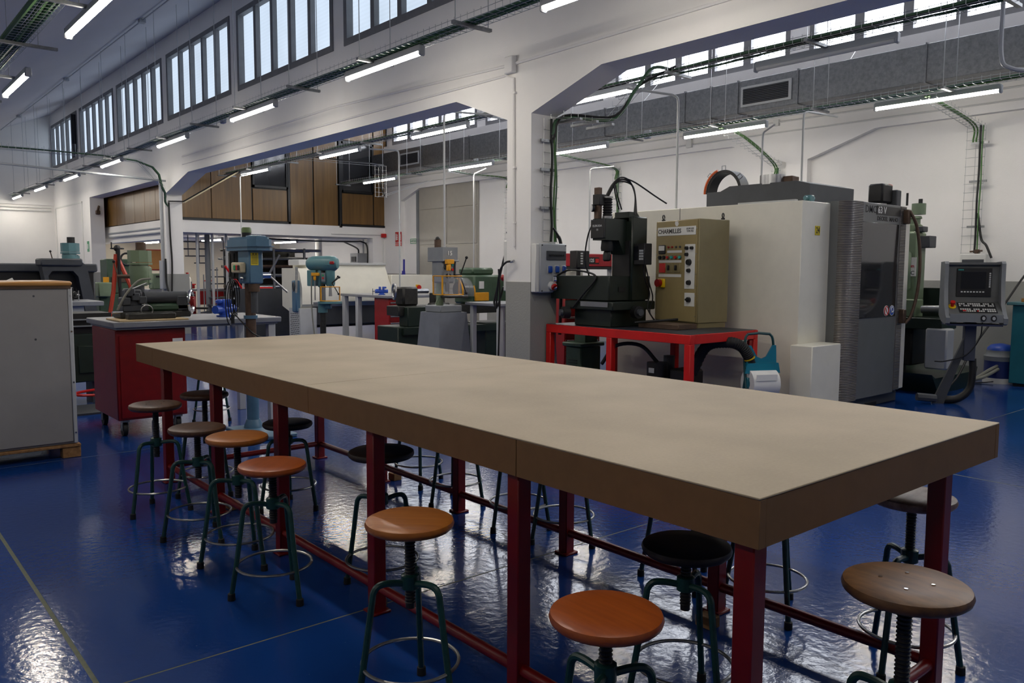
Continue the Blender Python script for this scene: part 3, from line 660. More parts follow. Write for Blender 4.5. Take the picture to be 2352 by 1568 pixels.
def bench_vise(loc, rot, label, s=1.0, mt=None):
    mt = mt or BLUEV
    t = thing('bench_vise', label, 'vise', loc, rot)
    MB().lathe([(0.075, 0), (0.075, 0.015), (0.05, 0.02), (0.05, 0.045)], n=20).mat(Matrix.Scale(s, 4)).build('base', mt, t)
    m = MB(); m.box(-0.12, -0.035, 0.045, 0.1, 0.035, 0.1, b=0.015); m.cyl((-0.14, 0, 0.072), (0.13, 0, 0.072), 0.04); m.box(0.015, -0.045, 0.08, 0.055, 0.045, 0.17, b=0.008); m.box(0.04, -0.03, 0.13, 0.1, 0.03, 0.17, b=0.012); m.mat(Matrix.Scale(s, 4)).build('fixed_jaw', mt, t)
    m = MB(); m.box(-0.06, -0.045, 0.09, -0.02, 0.045, 0.17, b=0.008); m.box(-0.12, -0.03, 0.07, -0.03, 0.03, 0.12, b=0.01); m.mat(Matrix.Scale(s, 4)).build('moving_jaw', mt, t)
    m = MB(); m.cyl((-0.2, 0, 0.072), (-0.12, 0, 0.072), 0.012); m.cyl((-0.19, 0, -0.0), (-0.19, 0, 0.13), 0.007); m.mat(Matrix.Scale(s, 4)).build('screw_handle', STEEL, t)
    return t
bench_vise((2.96, 7.85, 1.025), R(-150), 'blue bench vise bolted on the grey bench behind the blue drill', 1.0)
# cross vise on the bench
t = thing('machine_vise', 'black cross-slide machine vise with chromed handwheel on the plywood', 'vise', (2.3, 7.85, 1.04))
bx('base', IRON, t, 2.0, 7.78, 1.041, 2.62, 8.05, 1.10, b=0.01, w=True); bx('slide', DGREYM, t, 2.03, 7.82, 1.10, 2.5, 8.0, 1.16, b=0.008, w=True)
bx('body', GREENM, t, 2.25, 7.80, 1.10, 2.62, 7.98, 1.17, b=0.02, w=True)
MB().cyl((2.22, 7.86, 1.225), (2.60, 7.86, 1.225), 0.055, n=18).box(2.5, 7.8, 1.1, 2.6, 7.93, 1.24, b=0.01).build('spindle_housing', DGREYM, t, w=True)
MB().torus((2.64, 7.84, 1.18), 0.10, 0.016, 28, 8, axis=(0.85, -0.52, 0)).build('handwheel', CHROME, t, w=True)
cy('wheel_hub', DRED, t, (2.6, 7.86, 1.18), (2.67, 7.82, 1.18), 0.05, w=True); cy('wheel_handle', BLACK, t, (2.66, 7.76, 1.12), (2.75, 7.70, 1.12), 0.011, w=True)
m = MB()
for i, (x, z) in enumerate(((2.06, 1.16), (2.14, 1.2), (2.1, 1.24), (2.2, 1.17))): m.box(x-0.035, 7.8, z, x+0.035, 7.95, z+0.07, b=0.008)
m.box(2.05, 7.84, 1.14, 2.2, 7.92, 1.3, b=0.01); m.build('jaw_block', DGREYM, t, w=True)
cy('handle', STEEL, t, (2.1, 7.82, 1.30), (2.24, 7.80, 1.36), 0.008, w=True); cy('crank_knob', STEEL, t, (1.93, 7.78, 1.10), (2.02, 7.80, 1.10), 0.012, w=True)
MB().torus((2.22, 7.77, 1.11), 0.05, 0.006, 20, 6, axis=(0, 1, 0.1)).build('crank_dial', STEEL, t, w=True)
tb('coolant_hose', HOSEG, t, [(1.98, 7.8, 1.12), (2.05, 7.78, 1.26), (2.16, 7.78, 1.38), (2.27, 7.8, 1.40)], 0.01, 7, w=True)
# pale green bench drill on the bench
def bench_drill(loc, rot, label, mt, motor_mt, sz=1.0, guard=True):
    t = thing('bench_drill', label, 'drill press', loc, rot); S = Matrix.Scale(sz, 4)
    MB().lathe([(0.13, 0), (0.13, 0.02), (0.06, 0.03), (0.05, 0.06)], n=24).mat(S).build('base', mt, t)
    MB().cyl((0, 0, 0.05), (0, 0, 0.42), 0.036, n=20).mat(S).build('column', IRON, t)
    m = MB(); m.lathe([(0.068, 0.30), (0.078, 0.32), (0.085, 0.47), (0.08, 0.50)], n=24); m.box(-0.085, 0.0, 0.31, 0.085, 0.12, 0.49, b=0.02); m.mat(S).build('head', mt, t)
    m = MB()
    pol = [(0.10*math.cos(a)*1.02, 0.03+0.13*math.sin(a)) for a in [2*math.pi*i/8+0.39 for i in range(8)]]
    m.prism(pol, 'z', 0.525, 0.635); m.prism([(x*1.04, y*1.04) for x, y in pol], 'z', 0.50, 0.52); m.mat(S).build('pulley_cover', mt, t)
    MB().cyl((0.01, 0.04, 0.635), (0.01, 0.04, 0.71), 0.045, n=16).mat(S).build('motor_cap', motor_mt, t)
    MB().cyl((0, -0.02, 0.24), (0, -0.02, 0.31), 0.05, n=18).mat(S).build('quill_collar', DGREYM, t)
    MB().cyl((0, -0.02, 0.15), (0, -0.02, 0.25), 0.032, n=16).mat(S).build('chuck', STEEL, t)
    m = MB(); m.cyl((-0.07, 0.0, 0.39), (-0.19, -0.02, 0.39), 0.022, 0.015); m.cyl((-0.185, -0.02, 0.39), (-0.225, 0.0, 0.52), 0.006); m.cyl((-0.185, -0.02, 0.39), (-0.20, 0.03, 0.29), 0.006); m.mat(S).build('feed_lever', BROWNI, t)
    MB().ball((-0.226, 0.0, 0.53), 0.014).mat(S).build('lever_knob', BLACK, t)
    return t
bench_drill((2.27, 8.15, 1.026), R(-35), 'pale green bench drill standing on the grey bench above the red cart', PGREEN, BROWNI, 1.0)
# large blue column drill
t = thing('column_drill', 'large blue column drill with yellow label behind the table end', 'drill press', (2.95, 7.18, 0))
MB().box(-0.2, -0.5, 0, 0.2, 0.16, 0.035, b=0.008).build('base', BLUEM, t)
MB().lathe([(0.085, 0.035), (0.08, 0.06), (0.06, 0.11)], n=20).build('column_foot', BLUEM, t)
MB().cyl((0, 0, 0.1), (0, 0, 0.42), 0.055, n=20).build('column_sleeve', BLUEM, t)
MB().cyl((0, 0, 0.4), (0, 0, 1.45), 0.046, n=20).build('column', BROWNI, t)
MB().cyl((0, 0, 1.04), (0, 0, 1.07), 0.062, n=20).build('collar', BLUEM, t)
MB().box(-0.085, -0.20, 1.36, 0.045, 0.06, 1.665, b=0.012).build('head', BLUEM, t)
prof = lambda k: [(-0.115*k, 0.24*k), (-0.115*k, -0.24*k), (-0.06*k, -0.31*k), (0.06*k, -0.31*k), (0.115*k, -0.24*k), (0.115*k, 0.24*k), (0.06*k, 0.28*k), (-0.06*k, 0.28*k)]
m = MB(); m.prism(prof(1.0), 'z', 1.655, 1.69); m.prism(prof(1.07), 'z', 1.688, 1.697)
m.prism(prof(0.97), 'z', 1.697, 1.755); m.prism([(x*0.86, y*0.95) for x, y in prof(0.97)], 'z', 1.755, 1.775); m.lathe([(0.09, 1.76), (0.085, 1.785), (0.05, 1.79)], c=(0, -0.16, 0), n=20)
m.build('belt_cover', BLUEM, t)
m = MB(); m.cyl((0, 0.05, 1.77), (0, 0.05, 1.82), 0.042, n=18); m.build('motor_neck', BLACK, t)
MB().lathe([(0.044, 1.82), (0.044, 1.855), (0.036, 1.868)], c=(0, 0.05, 0), n=18).build('motor_cap', pm('olive_paint', (92, 112, 66), 0.4), t)
m = MB(); m.cyl((-0.02, 0.19, 1.40), (-0.02, 0.19, 1.65), 0.085, n=18)
for k in range(10):
    a = k*0.628; m.box(-0.02+0.08*math.cos(a)-0.01, 0.19+0.08*math.sin(a)-0.01, 1.42, -0.02+0.08*math.cos(a)+0.01, 0.19+0.08*math.sin(a)+0.01, 1.63)
m.build('motor', BLACK, t)
sw = MB().box(-0.145, -0.13, 1.455, -0.085, 0.07, 1.55, b=0.01).build('switch_box', CREAMP, t)
for y, mt in ((-0.02, GREENP), (-0.075, REDP), (-0.11, BLACK)): bx('button', mt, sw, -0.152, y-0.022, 1.48, -0.145, y+0.022, 1.525, b=0.003)
bx('warning_label', YLAB, t, -0.07, -0.203, 1.525, 0.0, -0.20, 1.635)
m = MB()
for k in range(6): m.box(-0.063, -0.2045, 1.54+k*0.013, -0.008, -0.203, 1.545+k*0.013)
m.box(-0.055, -0.2045, 1.617, -0.04, -0.203, 1.63); m.box(-0.03, -0.2045, 1.617, -0.015, -0.203, 1.63)
m.build('label_print', pm('label_ink', (96, 90, 30), 0.6, var=0), t)
MB().cyl((-0.02, -0.14, 1.29), (-0.02, -0.14, 1.37), 0.05, n=18).build('quill', BROWNI, t)
MB().cyl((-0.02, -0.14, 1.10), (-0.02, -0.14, 1.3), 0.03, n=16).build('chuck', DGREYM, t)
MB().cyl((0.04, -0.14, 1.435), (0.13, -0.14, 1.435), 0.028, n=14).build('feed_hub', CHROME, t)
for p in ((0.20, -0.2, 1.62), (0.27, -0.2, 1.28), (0.13, 0.04, 1.40)): cy('feed_rod', STEEL, t, (0.12, -0.14, 1.435), p, 0.0095)
MB().ball((-0.11, -0.1, 1.41), 0.022).build('side_knob', CHROME, t)
m = MB()
for i in range(4): m.tube([(-0.11-0.02*i+0.055*math.sin(a), 0.06+0.05*math.sin(a), 1.24-0.02*i+(0.15+0.015*i)*math.cos(a)) for a in [2*math.pi*k/20 for k in range(20)]], 0.0055, 6, True)
m.tube(smoothpath([(-0.14, 0.05, 1.1), (-0.1, 0.0, 1.03), (0.0, -0.08, 0.9), (0.1, -0.2, 0.86), (0.2, -0.3, 0.85)], 6), 0.006, 6)
m.build('cable_coil', BLACK, t)
cy('cable_plug', BLACK, t, (-0.16, 0.02, 1.0), (-0.16, 0.02, 1.08), 0.016)
# hanging white conduit above the column drill
def drop_pipe(x, y, ztop, zbot, bend, label):
    t = thing('drop_conduit', label, 'conduit', (x, y, 0), 0, 'white drop conduits')
    cy('pipe', LGREY, t, (x, y, zbot), (x, y, ztop-0.12), 0.014, n=8, w=True)
    d = Vector(bend)
    tb('bend', LGREY, t, [(x, y, ztop-0.12), Vector((x, y, ztop-0.03))+d*0.02, Vector((x, y, ztop))+d*0.12], 0.014, 8, 5, w=True)
    cy('arm', LGREY, t, Vector((x, y, ztop))+d*0.12, Vector((x, y, ztop))+d*1.0, 0.014, n=8, w=True)
    return t
# ================================================================== PIER ELECTRICS
t = thing('socket_panel', 'grey distribution box with blue and red sockets on the pier', 'socket panel', (6.05, 6.52, 1.26))
bx('case', PLASTG, t, 5.90, 6.50, 1.245, 6.30, 6.60, 1.78, b=0.012, w=True)
bx('side_cover', PLASTW, t, 5.845, 6.51, 1.25, 5.90, 6.59, 1.775, b=0.008, w=True)
bx('breaker_window', DGREYM, t, 5.99, 6.488, 1.60, 6.28, 6.5, 1.70, b=0.004, w=True)
m = MB()
for k in range(9): m.box(6.02+0.026*k, 6.483, 1.64, 6.036+0.026*k, 6.488, 1.66)
m.build('breaker', BLACK, t, w=True)
for x in (6.035, 6.14, 6.245):
    s = bx('socket', LGREY, t, x-0.035, 6.49, 1.455, x+0.035, 6.50, 1.545, b=0.004, w=True)
    bx('socket_lid', BLUEP, s, x-0.028, 6.468, 1.462, x+0.028, 6.49, 1.535, b=0.008, w=True)
for i, x in enumerate((6.06, 6.215)):
    s = MB().cyl((x, 6.50, 1.325), (x, 6.45, 1.315), 0.045, n=18).build('socket', REDP if i else PLASTW, t, w=True)
    cy('plug' if i else 'socket_lid', PLASTW if i else REDP, s, (x, 6.455, 1.315), (x, 6.40 if i else 6.435, 1.30), 0.04 if i else 0.036, n=18, w=True)
for (x, z) in ((5.93, 1.76), (6.28, 1.76), (5.93, 1.265), (6.28, 1.265)): cy('screw', BLACK, t, (x, 6.496, z), (x, 6.501, z), 0.008, n=8, w=True)
def wall_tray(x, y, z0, z1, ax, label, cabs, wd=0.12):
    # ladder of wire on a wall; ax = direction (dx,dy) along the wall, nrm out of the wall
    t = thing('cable_riser', label, 'cable tray', (x, y, z0))
    m = MB(); ux, uy = ax; nx, ny = (-abs(uy), -abs(ux))
    for s in (-wd, 0, wd): m.cyl((x+ux*s, y+uy*s, z0), (x+ux*s, y+uy*s, z1), 0.003, n=4)
    z = z0
    while z < z1:
        m.tube([(x+ux*wd+nx*0.03, y+uy*wd+ny*0.03, z), (x+ux*wd, y+uy*wd, z), (x-ux*wd, y-uy*wd, z), (x-ux*wd+nx*0.03, y-uy*wd+ny*0.03, z)], 0.003, 4); z += 0.12
    o = m.build('mesh_wires', ZINC, t, w=True); o['kind'] = 'stuff'
    for i, (s, r, mt) in enumerate(cabs):
        tb('cable', mt, t, [(x+ux*s+nx*0.02+0.01*math.sin(k*1.7+i), y+uy*s+ny*0.02, z0+(z1-z0)*k/7) for k in range(8)], r, 6, 3, w=True)
    for z in (z0+0.35, (z0+z1)/2+0.1, z1-0.25): bx('bracket', GALV, t, x-abs(ux)*(wd+0.03)-0.012, y-abs(uy)*(wd+0.03)-0.012, z, x+abs(ux)*(wd*0.4)+0.012, y+abs(uy)*(wd*0.4)+0.012, z+0.03, w=True)
    return t
wall_tray(6.1, 6.565, 1.80, 3.12, (1, 0), 'wire cable riser with black and green cables on the pier side', [(0.0, 0.014, BLACK), (0.045, 0.01, GCABLE), (0.07, 0.008, DGCABLE)], 0.10)
tb_ = thing('black_cables', 'two thick black cables looping off the pier behind the socket panel', 'cable', (6.25, 6.75, 1.5))
tb('cable', BLACK, tb_, [(6.12, 6.53, 1.95), (6.2, 6.52, 1.85), (6.27, 6.56, 1.79)], 0.012, 6, w=True)
tb('cable', BLACK, tb_, [(6.24, 6.62, 1.88), (6.36, 6.68, 1.84), (6.43, 6.72, 1.68), (6.43, 6.72, 1.3), (6.43, 6.74, 0.75)], 0.02, 8, w=True)
# crossover of the riser into the hall tray
t = thing('cable_bridge', 'bent wire tray carrying cables from the pier top to the hanging tray', 'cable tray', (6.3, 6.4, 3.15))
m = MB()
for dy in (-0.1, 0, 0.1): m.tube([(6.1, 6.5+dy, 3.12), (6.75, 6.3+dy, 3.15), (7.05, 6.2+dy, 3.5), (7.5, 6.1+dy, 3.75)], 0.003, 4)
for k in range(14):
    f = k/13; x = 6.1+1.4*f; z = 3.12 if f < 0.5 else 3.15+(f-0.5)*1.2; m.tube([(x, 6.36, z+0.06), (x, 6.36, z), (x, 6.56, z), (x, 6.56, z+0.06)], 0.003, 4)
o = m.build('mesh_wires', ZINC, t, w=True); o['kind'] = 'stuff'
tb('cable', DGCABLE, t, [(6.1, 6.54, 2.95), (6.2, 6.5, 3.14), (6.8, 6.3, 3.17), (7.05, 6.2, 3.5), (7.3, 6.15, 3.78), (7.7, 6.1, 3.78)], 0.018, 7, w=True)
tb('cable', BLACK, t, [(6.12, 6.54, 2.9), (6.22, 6.48, 3.16), (6.8, 6.28, 3.2), (7.1, 6.2, 3.55), (7.5, 6.0, 3.8)], 0.014, 7, w=True)
for x in (6.25, 6.5, 6.75): bx('crossbar', GALV, t, x-0.02, 6.25, 3.09, x+0.02, 6.65, 3.115, w=True)
wall_tray(12.29, 4.56, 1.75, 3.5, (0, 1), 'wire cable riser on the far wall behind the control panel', [(-0.06, 0.014, BLACK), (-0.09, 0.01, GCABLE)], 0.12)
wall_tray(12.40, 11.35, 0.9, 3.5, (0, 1), 'wire cable riser on the far wall behind the dark green machine', [(-0.02, 0.012, GCABLE), (-0.06, 0.01, DGCABLE)], 0.12)
wall_tray(12.40, 14.8, 0.9, 3.6, (0, 1), 'wire cable riser on the far wall beside the grey door', [(-0.02, 0.012, GCABLE), (-0.06, 0.01, DGCABLE)], 0.12)
wall_tray(12.28, 7.65, 2.2, 3.2, (0, 1), 'short wire cable riser on the far wall above the machining centre', [(-0.02, 0.012, GCABLE), (-0.05, 0.01, DGCABLE)], 0.08)
def branch(y, z, xw, label):
    t = thing('branch_tray', label, 'cable tray', (11.4, y, z), 0, 'branch trays to the far wall risers'); m = MB()
    for dy in (-0.1, 0, 0.1): m.tube([(10.7, y+dy, 3.66), (11.2, y+dy, 3.62), (xw, y+dy, z)], 0.003, 4)
    for k in range(15):
        f = k/14; x = 10.7+(xw-10.7)*f; zz = 3.66+(z-3.66)*f; m.tube([(x, y-0.1, zz+0.05), (x, y-0.1, zz), (x, y+0.1, zz), (x, y+0.1, zz+0.05)], 0.0035, 4)
    o = m.build('mesh_wires', ZINC, t, w=True); o['kind'] = 'stuff'
    for i in range(2): tb('cable', GCABLE, t, [(10.7, y+0.04*i, 3.69), (11.3, y+0.04*i, 3.64), (xw-0.05, y+0.04*i, z+0.03), (xw, y+0.04*i, z-0.2)], 0.012, 6, w=True)
branch(4.56, 3.48, 12.29, 'branch wire tray above the control panel reaching the far wall')
branch(7.65, 3.25, 12.28, 'branch wire tray above the machining centre reaching the far wall')
branch(11.35, 3.52, 12.38, 'branch wire tray above the dark green machine reaching the far wall')
branch(14.8, 3.6, 12.38, 'branch wire tray beside the grey door reaching the far wall')
t = thing('wall_box', 'white breaker box with red lever on the far wall behind the control panel', 'electric box', (12.3, 4.5, 1.5))
bx('case', PLASTW, t, 12.24, 4.33, 1.45, 12.40, 4.68, 1.74, b=0.015, w=True); bx('window', DGREYM, t, 12.232, 4.36, 1.60, 12.24, 4.64, 1.66, w=True)
m = MB(); m.box(12.25, 4.44, 1.74, 12.33, 4.5, 1.80, b=0.01); m.cyl((12.28, 4.56, 1.77), (12.28, 4.40, 1.78), 0.012); m.build('lever', BROWNI, t, w=True)
tb('cable', BLACK, t, [(12.27, 4.48, 2.3), (12.27, 4.42, 1.95), (12.24, 4.34, 1.85), (12.22, 4.26, 1.68)], 0.016, 7, w=True)
# ================================================================== RED FRAME TABLE + SINKER EDM
t = thing('red_table', 'red square-tube table with dark top in front of the machining centre', 'table', (6.6, 5.6, 0))
X0, X1, Y0, Y1, Z = 6.05, 7.15, 4.60, 6.56, 0.90
bx('top', pm('dark_blue_top', (44, 48, 58), 0.4, var=0.2, scale=10), t, X0+0.01, Y0+0.01, Z-0.012, X1-0.01, Y1-0.01, Z+0.002, w=True)
for a in ((X0, Y0, X0+0.07, Y1), (X1-0.07, Y0, X1, Y1)): bx('rail', REDBR, t, a[0], a[1], Z-0.09, a[2], a[3], Z-0.001, b=0.004, w=True)
for a in ((X0+0.07, Y0, X1-0.07, Y0+0.07), (X0+0.07, Y1-0.07, X1-0.07, Y1)): bx('rail', REDBR, t, a[0], a[1], Z-0.09, a[2], a[3], Z-0.001, b=0.004, w=True)
for x in (X0+0.035, X1-0.035):
    for y in (Y0+0.035, 5.62, Y1-0.035): bx('leg', REDBR, t, x-0.035, y-0.035, 0, x+0.035, y+0.035, Z-0.09, b=0.004, w=True)
bx('side_panel', DRED, t, 7.02, 4.61, 0.05, 7.1, 4.64, 0.8, w=True)
# pumps and boxes under the table
t = thing('hydraulic_pump', 'black hydraulic pump unit on green base under the red table', 'pump', (6.5, 5.3, 0))
bx('base', DGREEN, t, 6.3, 4.85, 0, 6.95, 5.5, 0.16, b=0.01, w=True); cy('motor', BLACK, t, (6.5, 5.35, 0.16), (6.5, 5.35, 0.55), 0.11, w=True); bx('gearbox', BLACK, t, 6.5, 4.95, 0.16, 6.75, 5.2, 0.5, b=0.02, w=True)
bx('label_plate', LGREY, t, 6.385, 5.3, 0.45, 6.39, 5.37, 0.5, w=True); cy('filter', DGREYM, t, (6.75, 5.4, 0.16), (6.75, 5.4, 0.6), 0.06, w=True)
tb('hose', RUBBER, t, [(6.5, 5.35, 0.55), (6.4, 5.5, 0.72), (6.3, 5.75, 0.7), (6.25, 5.9, 0.5)], 0.02, 7, w=True)
# corrugated suction hose
t = thing('suction_hose', 'thick black corrugated hose arching beside the red table', 'hose', (6.75, 4.7, 0))
path = smoothpath([(6.65, 5.15, 0.05), (6.62, 5.0, 0.45), (6.62, 4.84, 0.74), (6.66, 4.62, 0.80), (6.75, 4.52, 0.76), (6.82, 4.48, 0.66)], 14)
MB().tube(path, [0.052 + (0.005 if i % 2 else 0) for i in range(len(path))], 12).build('hose', RUBBER, t, w=True)
cy('nozzle', BLACK, t, (6.82, 4.48, 0.66), (6.85, 4.47, 0.58), 0.045, n=14, w=True); cy('ring', WARNY, t, (6.825, 4.48, 0.65), (6.83, 4.478, 0.64), 0.056, n=14, w=True)
# sinker EDM
EDMG = pm('eroder_dark_green', (24, 34, 27), 0.4, var=0.2, scale=8)
t = thing('spark_eroder', 'dark green spark erosion machine with bellows and hoses on the red table', 'machine', (6.6, 6.1, 0.902))
bx('pedestal', EDMG, t, 6.35, 5.88, 0.902, 6.9, 6.42, 1.09, b=0.01, w=True)
bx('cross_slide', EDMG, t, 6.28, 5.80, 1.08, 6.95, 6.50, 1.17, b=0.01, w=True)
bx('slide_scale', STEEL, t, 6.27, 5.86, 1.115, 6.285, 6.25, 1.165, w=True)
m = MB()
for a in ((6.30, 5.88, 6.318, 6.74), (6.93, 5.88, 6.948, 6.74), (6.318, 5.88, 6.93, 5.898), (6.318, 6.722, 6.93, 6.74)): m.box(a[0], a[1], 1.18, a[2], a[3], 1.43, b=0.004)
m.box(6.318, 5.898, 1.18, 6.93, 6.722, 1.2); m.build('dielectric_tank', EDMG, t, w=True)
bx('tank_latch', BLACK, t, 6.45, 5.872, 1.27, 6.55, 5.88, 1.32, w=True)
for z in (1.385, 1.30):
    g = MB().cyl((6.30, 6.66, z), (6.275, 6.675, z), 0.040, n=20).build('pressure_gauge', CHROME, t, w=True)
    cy('gauge_face', PLASTW, g, (6.277, 6.672, z), (6.272, 6.677, z), 0.033, n=20, w=True)
bx('column', EDMG, t, 6.62, 5.85, 1.17, 6.86, 6.13, 2.05, b=0.012, w=True)
MB().prism([(6.62, 2.0), (6.62, 2.10), (6.74, 2.10), (6.80, 2.04), (6.80, 2.0)], 'y', 5.9, 6.1).build('column_cap', EDMG, t, w=True)
for y in (5.94, 6.04): bx('guide_rail', STEEL, t, 6.608, y, 1.43, 6.622, y+0.03, 1.78, w=True)
bx('guide_plate', BLACK, t, 6.60, 5.87, 1.43, 6.62, 6.11, 1.8, w=True)
MB().prism([(6.30, 1.80), (6.30, 2.02), (6.65, 2.02), (6.65, 1.66), (6.58, 1.66), (6.50, 1.80)], 'y', 5.93, 6.11).build('ram_head', EDMG, t, w=True)
hp = bx('head_plate', BLACK, t, 6.275, 5.93, 1.82, 6.30, 6.12, 2.01, b=0.004, w=True)
text('maker_name', 'ELERODA', 0.030, LGREY, hp, facing(-1, 0, (6.2745, 6.025, 1.945)), 0.0005, w=True); text('maker_number', '10', 0.03, LGREY, hp, facing(-1, 0, (6.2745, 6.025, 1.905)), w=True)
m = MB(); prof_ = []
for k in range(15): prof_.append((0.052 if k % 2 else 0.042, 2.05+k*0.013))
m.lathe(prof_, c=(6.42, 6.02, 0), n=20); m.build('bellows', RUBBER, t, w=True)
m = MB(); m.cyl((6.42, 6.02, 2.02), (6.42, 6.02, 2.05), 0.055, n=20); m.cyl((6.42, 6.02, 2.235), (6.42, 6.02, 2.25), 0.055, n=20); m.build('bellows_flange', STEEL, t, w=True)
bx('feed_post', BROWNI, t, 6.31, 6.04, 2.02, 6.36, 6.11, 2.34, b=0.004, w=True); bx('feed_bracket', BLACK, t, 6.30, 6.02, 2.16, 6.42, 6.12, 2.27, b=0.005, w=True)
g = MB().cyl((6.30, 6.10, 2.13), (6.28, 6.11, 2.13), 0.038, n=20).build('dial_gauge', BLACK, t, w=True); cy('dial_face', PLASTW, g, (6.281, 6.109, 2.13), (6.276, 6.112, 2.13), 0.032, n=20, w=True)
MB().lathe([(0.06, 1.69), (0.066, 1.72), (0.058, 1.80)], c=(6.42, 6.02, 0), n=20).build('quill', BLACK, t, w=True)
MB().lathe([(0.03, 1.585), (0.042, 1.60), (0.042, 1.65), (0.03, 1.69)], c=(6.42, 6.02, 0), n=16).build('chuck', BLACK, t, w=True)
for i in range(3):
    o_ = 0.018*i
    tb('hose', BLACK, t, [(6.40+o_, 6.03, 2.25), (6.47+o_, 6.0, 2.38), (6.56, 5.97, 2.45-o_), (6.66+o_, 5.94, 2.42-o_), (6.73, 5.92, 2.28), (6.70+o_, 5.9, 2.07)], 0.0085, 6, w=True)
tb('hose', BLACK, t, [(6.49, 6.0, 2.37), (6.50, 5.98, 2.25), (6.53, 5.96, 2.12)], 0.008, 6, w=True); tb('hose', BLACK, t, [(6.51, 6.0, 2.38), (6.52, 5.98, 2.28), (6.57, 5.96, 2.12)], 0.008, 6, w=True)
tb('hose', BLACK, t, [(6.60, 5.96, 2.45), (6.72, 5.9, 2.40), (6.88, 5.78, 2.27), (6.98, 5.70, 2.19)], 0.008, 6, w=True)
tb('hose', BLACK, t, [(6.30, 6.08, 2.02), (6.27, 6.15, 1.85), (6.28, 6.2, 1.6), (6.35, 6.2, 1.42)], 0.008, 6, w=True)
tb('hose', RUBBER, t, [(6.36, 6.7, 1.43), (6.33, 6.5, 1.49), (6.32, 6.2, 1.47), (6.29, 6.05, 1.41), (6.27, 6.2, 1.25), (6.26, 6.35, 1.1)], 0.011, 7, w=True)
for (p, q) in (((6.27, 6.42, 1.04), (6.20, 6.45, 1.04)), ((6.62, 5.80, 1.06), (6.60, 5.72, 1.06))):
    h = MB().cyl(p, q, 0.065, n=22).build('hand_dial', BLACK, t, w=True); cy('dial_knob', DGREYM, h, q, Vector(q)+(Vector(q)-Vector(p))*0.4, 0.035, n=16, w=True)
cy('lever_rod', BLACK, t, (6.5, 5.7, 0.96), (6.95, 5.5, 0.985), 0.013, w=True)
d = bx('readout_box', BLACK, t, 6.64, 5.70, 1.55, 6.76, 5.845, 1.77, b=0.006, w=True)
m = MB()
for i in range(4):
    for j in range(3): m.box(6.636, 5.715+0.02*j, 1.60+0.028*i, 6.641, 5.729+0.02*j, 1.62+0.028*i)
m.build('readout_keys', PLASTG, d, w=True)['kind'] = 'stuff'; bx('readout_display', SCREEN, d, 6.636, 5.785, 1.60, 6.641, 5.84, 1.74, w=True)
tb('cable', BLACK, t, [(6.72, 5.78, 1.55), (6.75, 5.78, 1.4), (6.85, 5.8, 1.25), (6.82, 5.8, 1.1), (6.9, 5.76, 0.95)], 0.008, 6, w=True)
tb('cable', BLACK, t, [(6.74, 5.77, 1.55), (6.8, 5.76, 1.35), (6.88, 5.78, 1.2), (6.86, 5.8, 1.05), (6.93, 5.75, 0.93)], 0.007, 6, w=True)
t.location.x -= 0.2; t.location.y -= 0.20
tag(bx('magnetic_chuck', BROWNI, None, 6.42, 5.03, 0.903, 6.72, 5.55, 0.955, b=0.004), 'flat brown magnetic chuck lying on the red table', 'chuck')
# generator cabinet
t = thing('generator_cabinet', 'olive beige generator cabinet with knobs standing on the red table', 'cabinet', (6.79, 5.08, 0.903), R(-100))
W, D, HH = 0.66, 0.42, 1.115            # local: front face is -Y, right end of the front at x=0
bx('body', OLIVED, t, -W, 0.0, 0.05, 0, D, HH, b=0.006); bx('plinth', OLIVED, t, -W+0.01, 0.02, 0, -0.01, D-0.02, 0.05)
fpn = bx('front_panel', OLIVE, t, -W+0.004, -0.008, 0.06, -0.022, 0.0, HH-0.006, b=0.003)
for z in (0.40, 0.52): bx('panel_joint', OLIVED, fpn, -W+0.006, -0.0088, z, -0.024, -0.008, z+0.003)
np_ = bx('name_plate', PLASTW, t, -W+0.03, -0.012, 0.955, -0.04, -0.008, 1.045, b=0.002)
MF = lambda x, z, y=-0.0125: Matrix.Translation((x, y, z)) @ Matrix.Rotation(R(90), 4, 'X')
text('name_print', 'CHARMILLES', 0.064, BLACK, np_, MF(-0.44, 0.999), 0.0012, 1.0); text('type_print', 'ISOPULSE\nTYPE P25', 0.026, BLACK, np_, MF(-0.125, 1.005), 0.0006)
ap = [(0.0, -0.033), (0.014, -0.03), (0.024, -0.014), (0.028, 0.0), (0.02, 0.008), (0.019, 0.02), (0.026, 0.028), (0.014, 0.033), (0.0, 0.028), (-0.014, 0.033), (-0.026, 0.024), (-0.03, 0.006), (-0.024, -0.016), (-0.012, -0.032)]
m = MB(); m.prism([(-0.33+x, 1.078+z*0.8) for x, z in ap], 'y', -0.0095, -0.008); m.prism([(-0.33+x, 1.107+z) for x, z in ((0.0, 0.0), (0.012, 0.004), (0.014, 0.014), (0.003, 0.008))], 'y', -0.0095, -0.008); m.build('fruit_sticker', PLASTW, t)
mt_ = bx('meter', BLACK, t, -W+0.055, -0.022, 0.765, -W+0.165, -0.008, 0.86, b=0.006); bx('meter_face', PLASTW, mt_, -W+0.065, -0.024, 0.80, -W+0.155, -0.022, 0.85)
for k, mt in enumerate((DRED, DRED, DGREYM, DGREYM)): cy('lamp_button', mt, t, (-0.45+0.06*k, -0.008, 0.835), (-0.45+0.06*k, -0.02, 0.835), 0.011, n=12)
bx('legend_strip', PLASTW, t, -0.475, -0.0095, 0.775, -0.245, -0.008, 0.80); bx('legend_strip', PLASTW, t, -W+0.055, -0.0095, 0.672, -0.25, -0.008, 0.698); bx('legend_strip', PLASTW, t, -W+0.055, -0.0095, 0.52, -0.25, -0.008, 0.55)
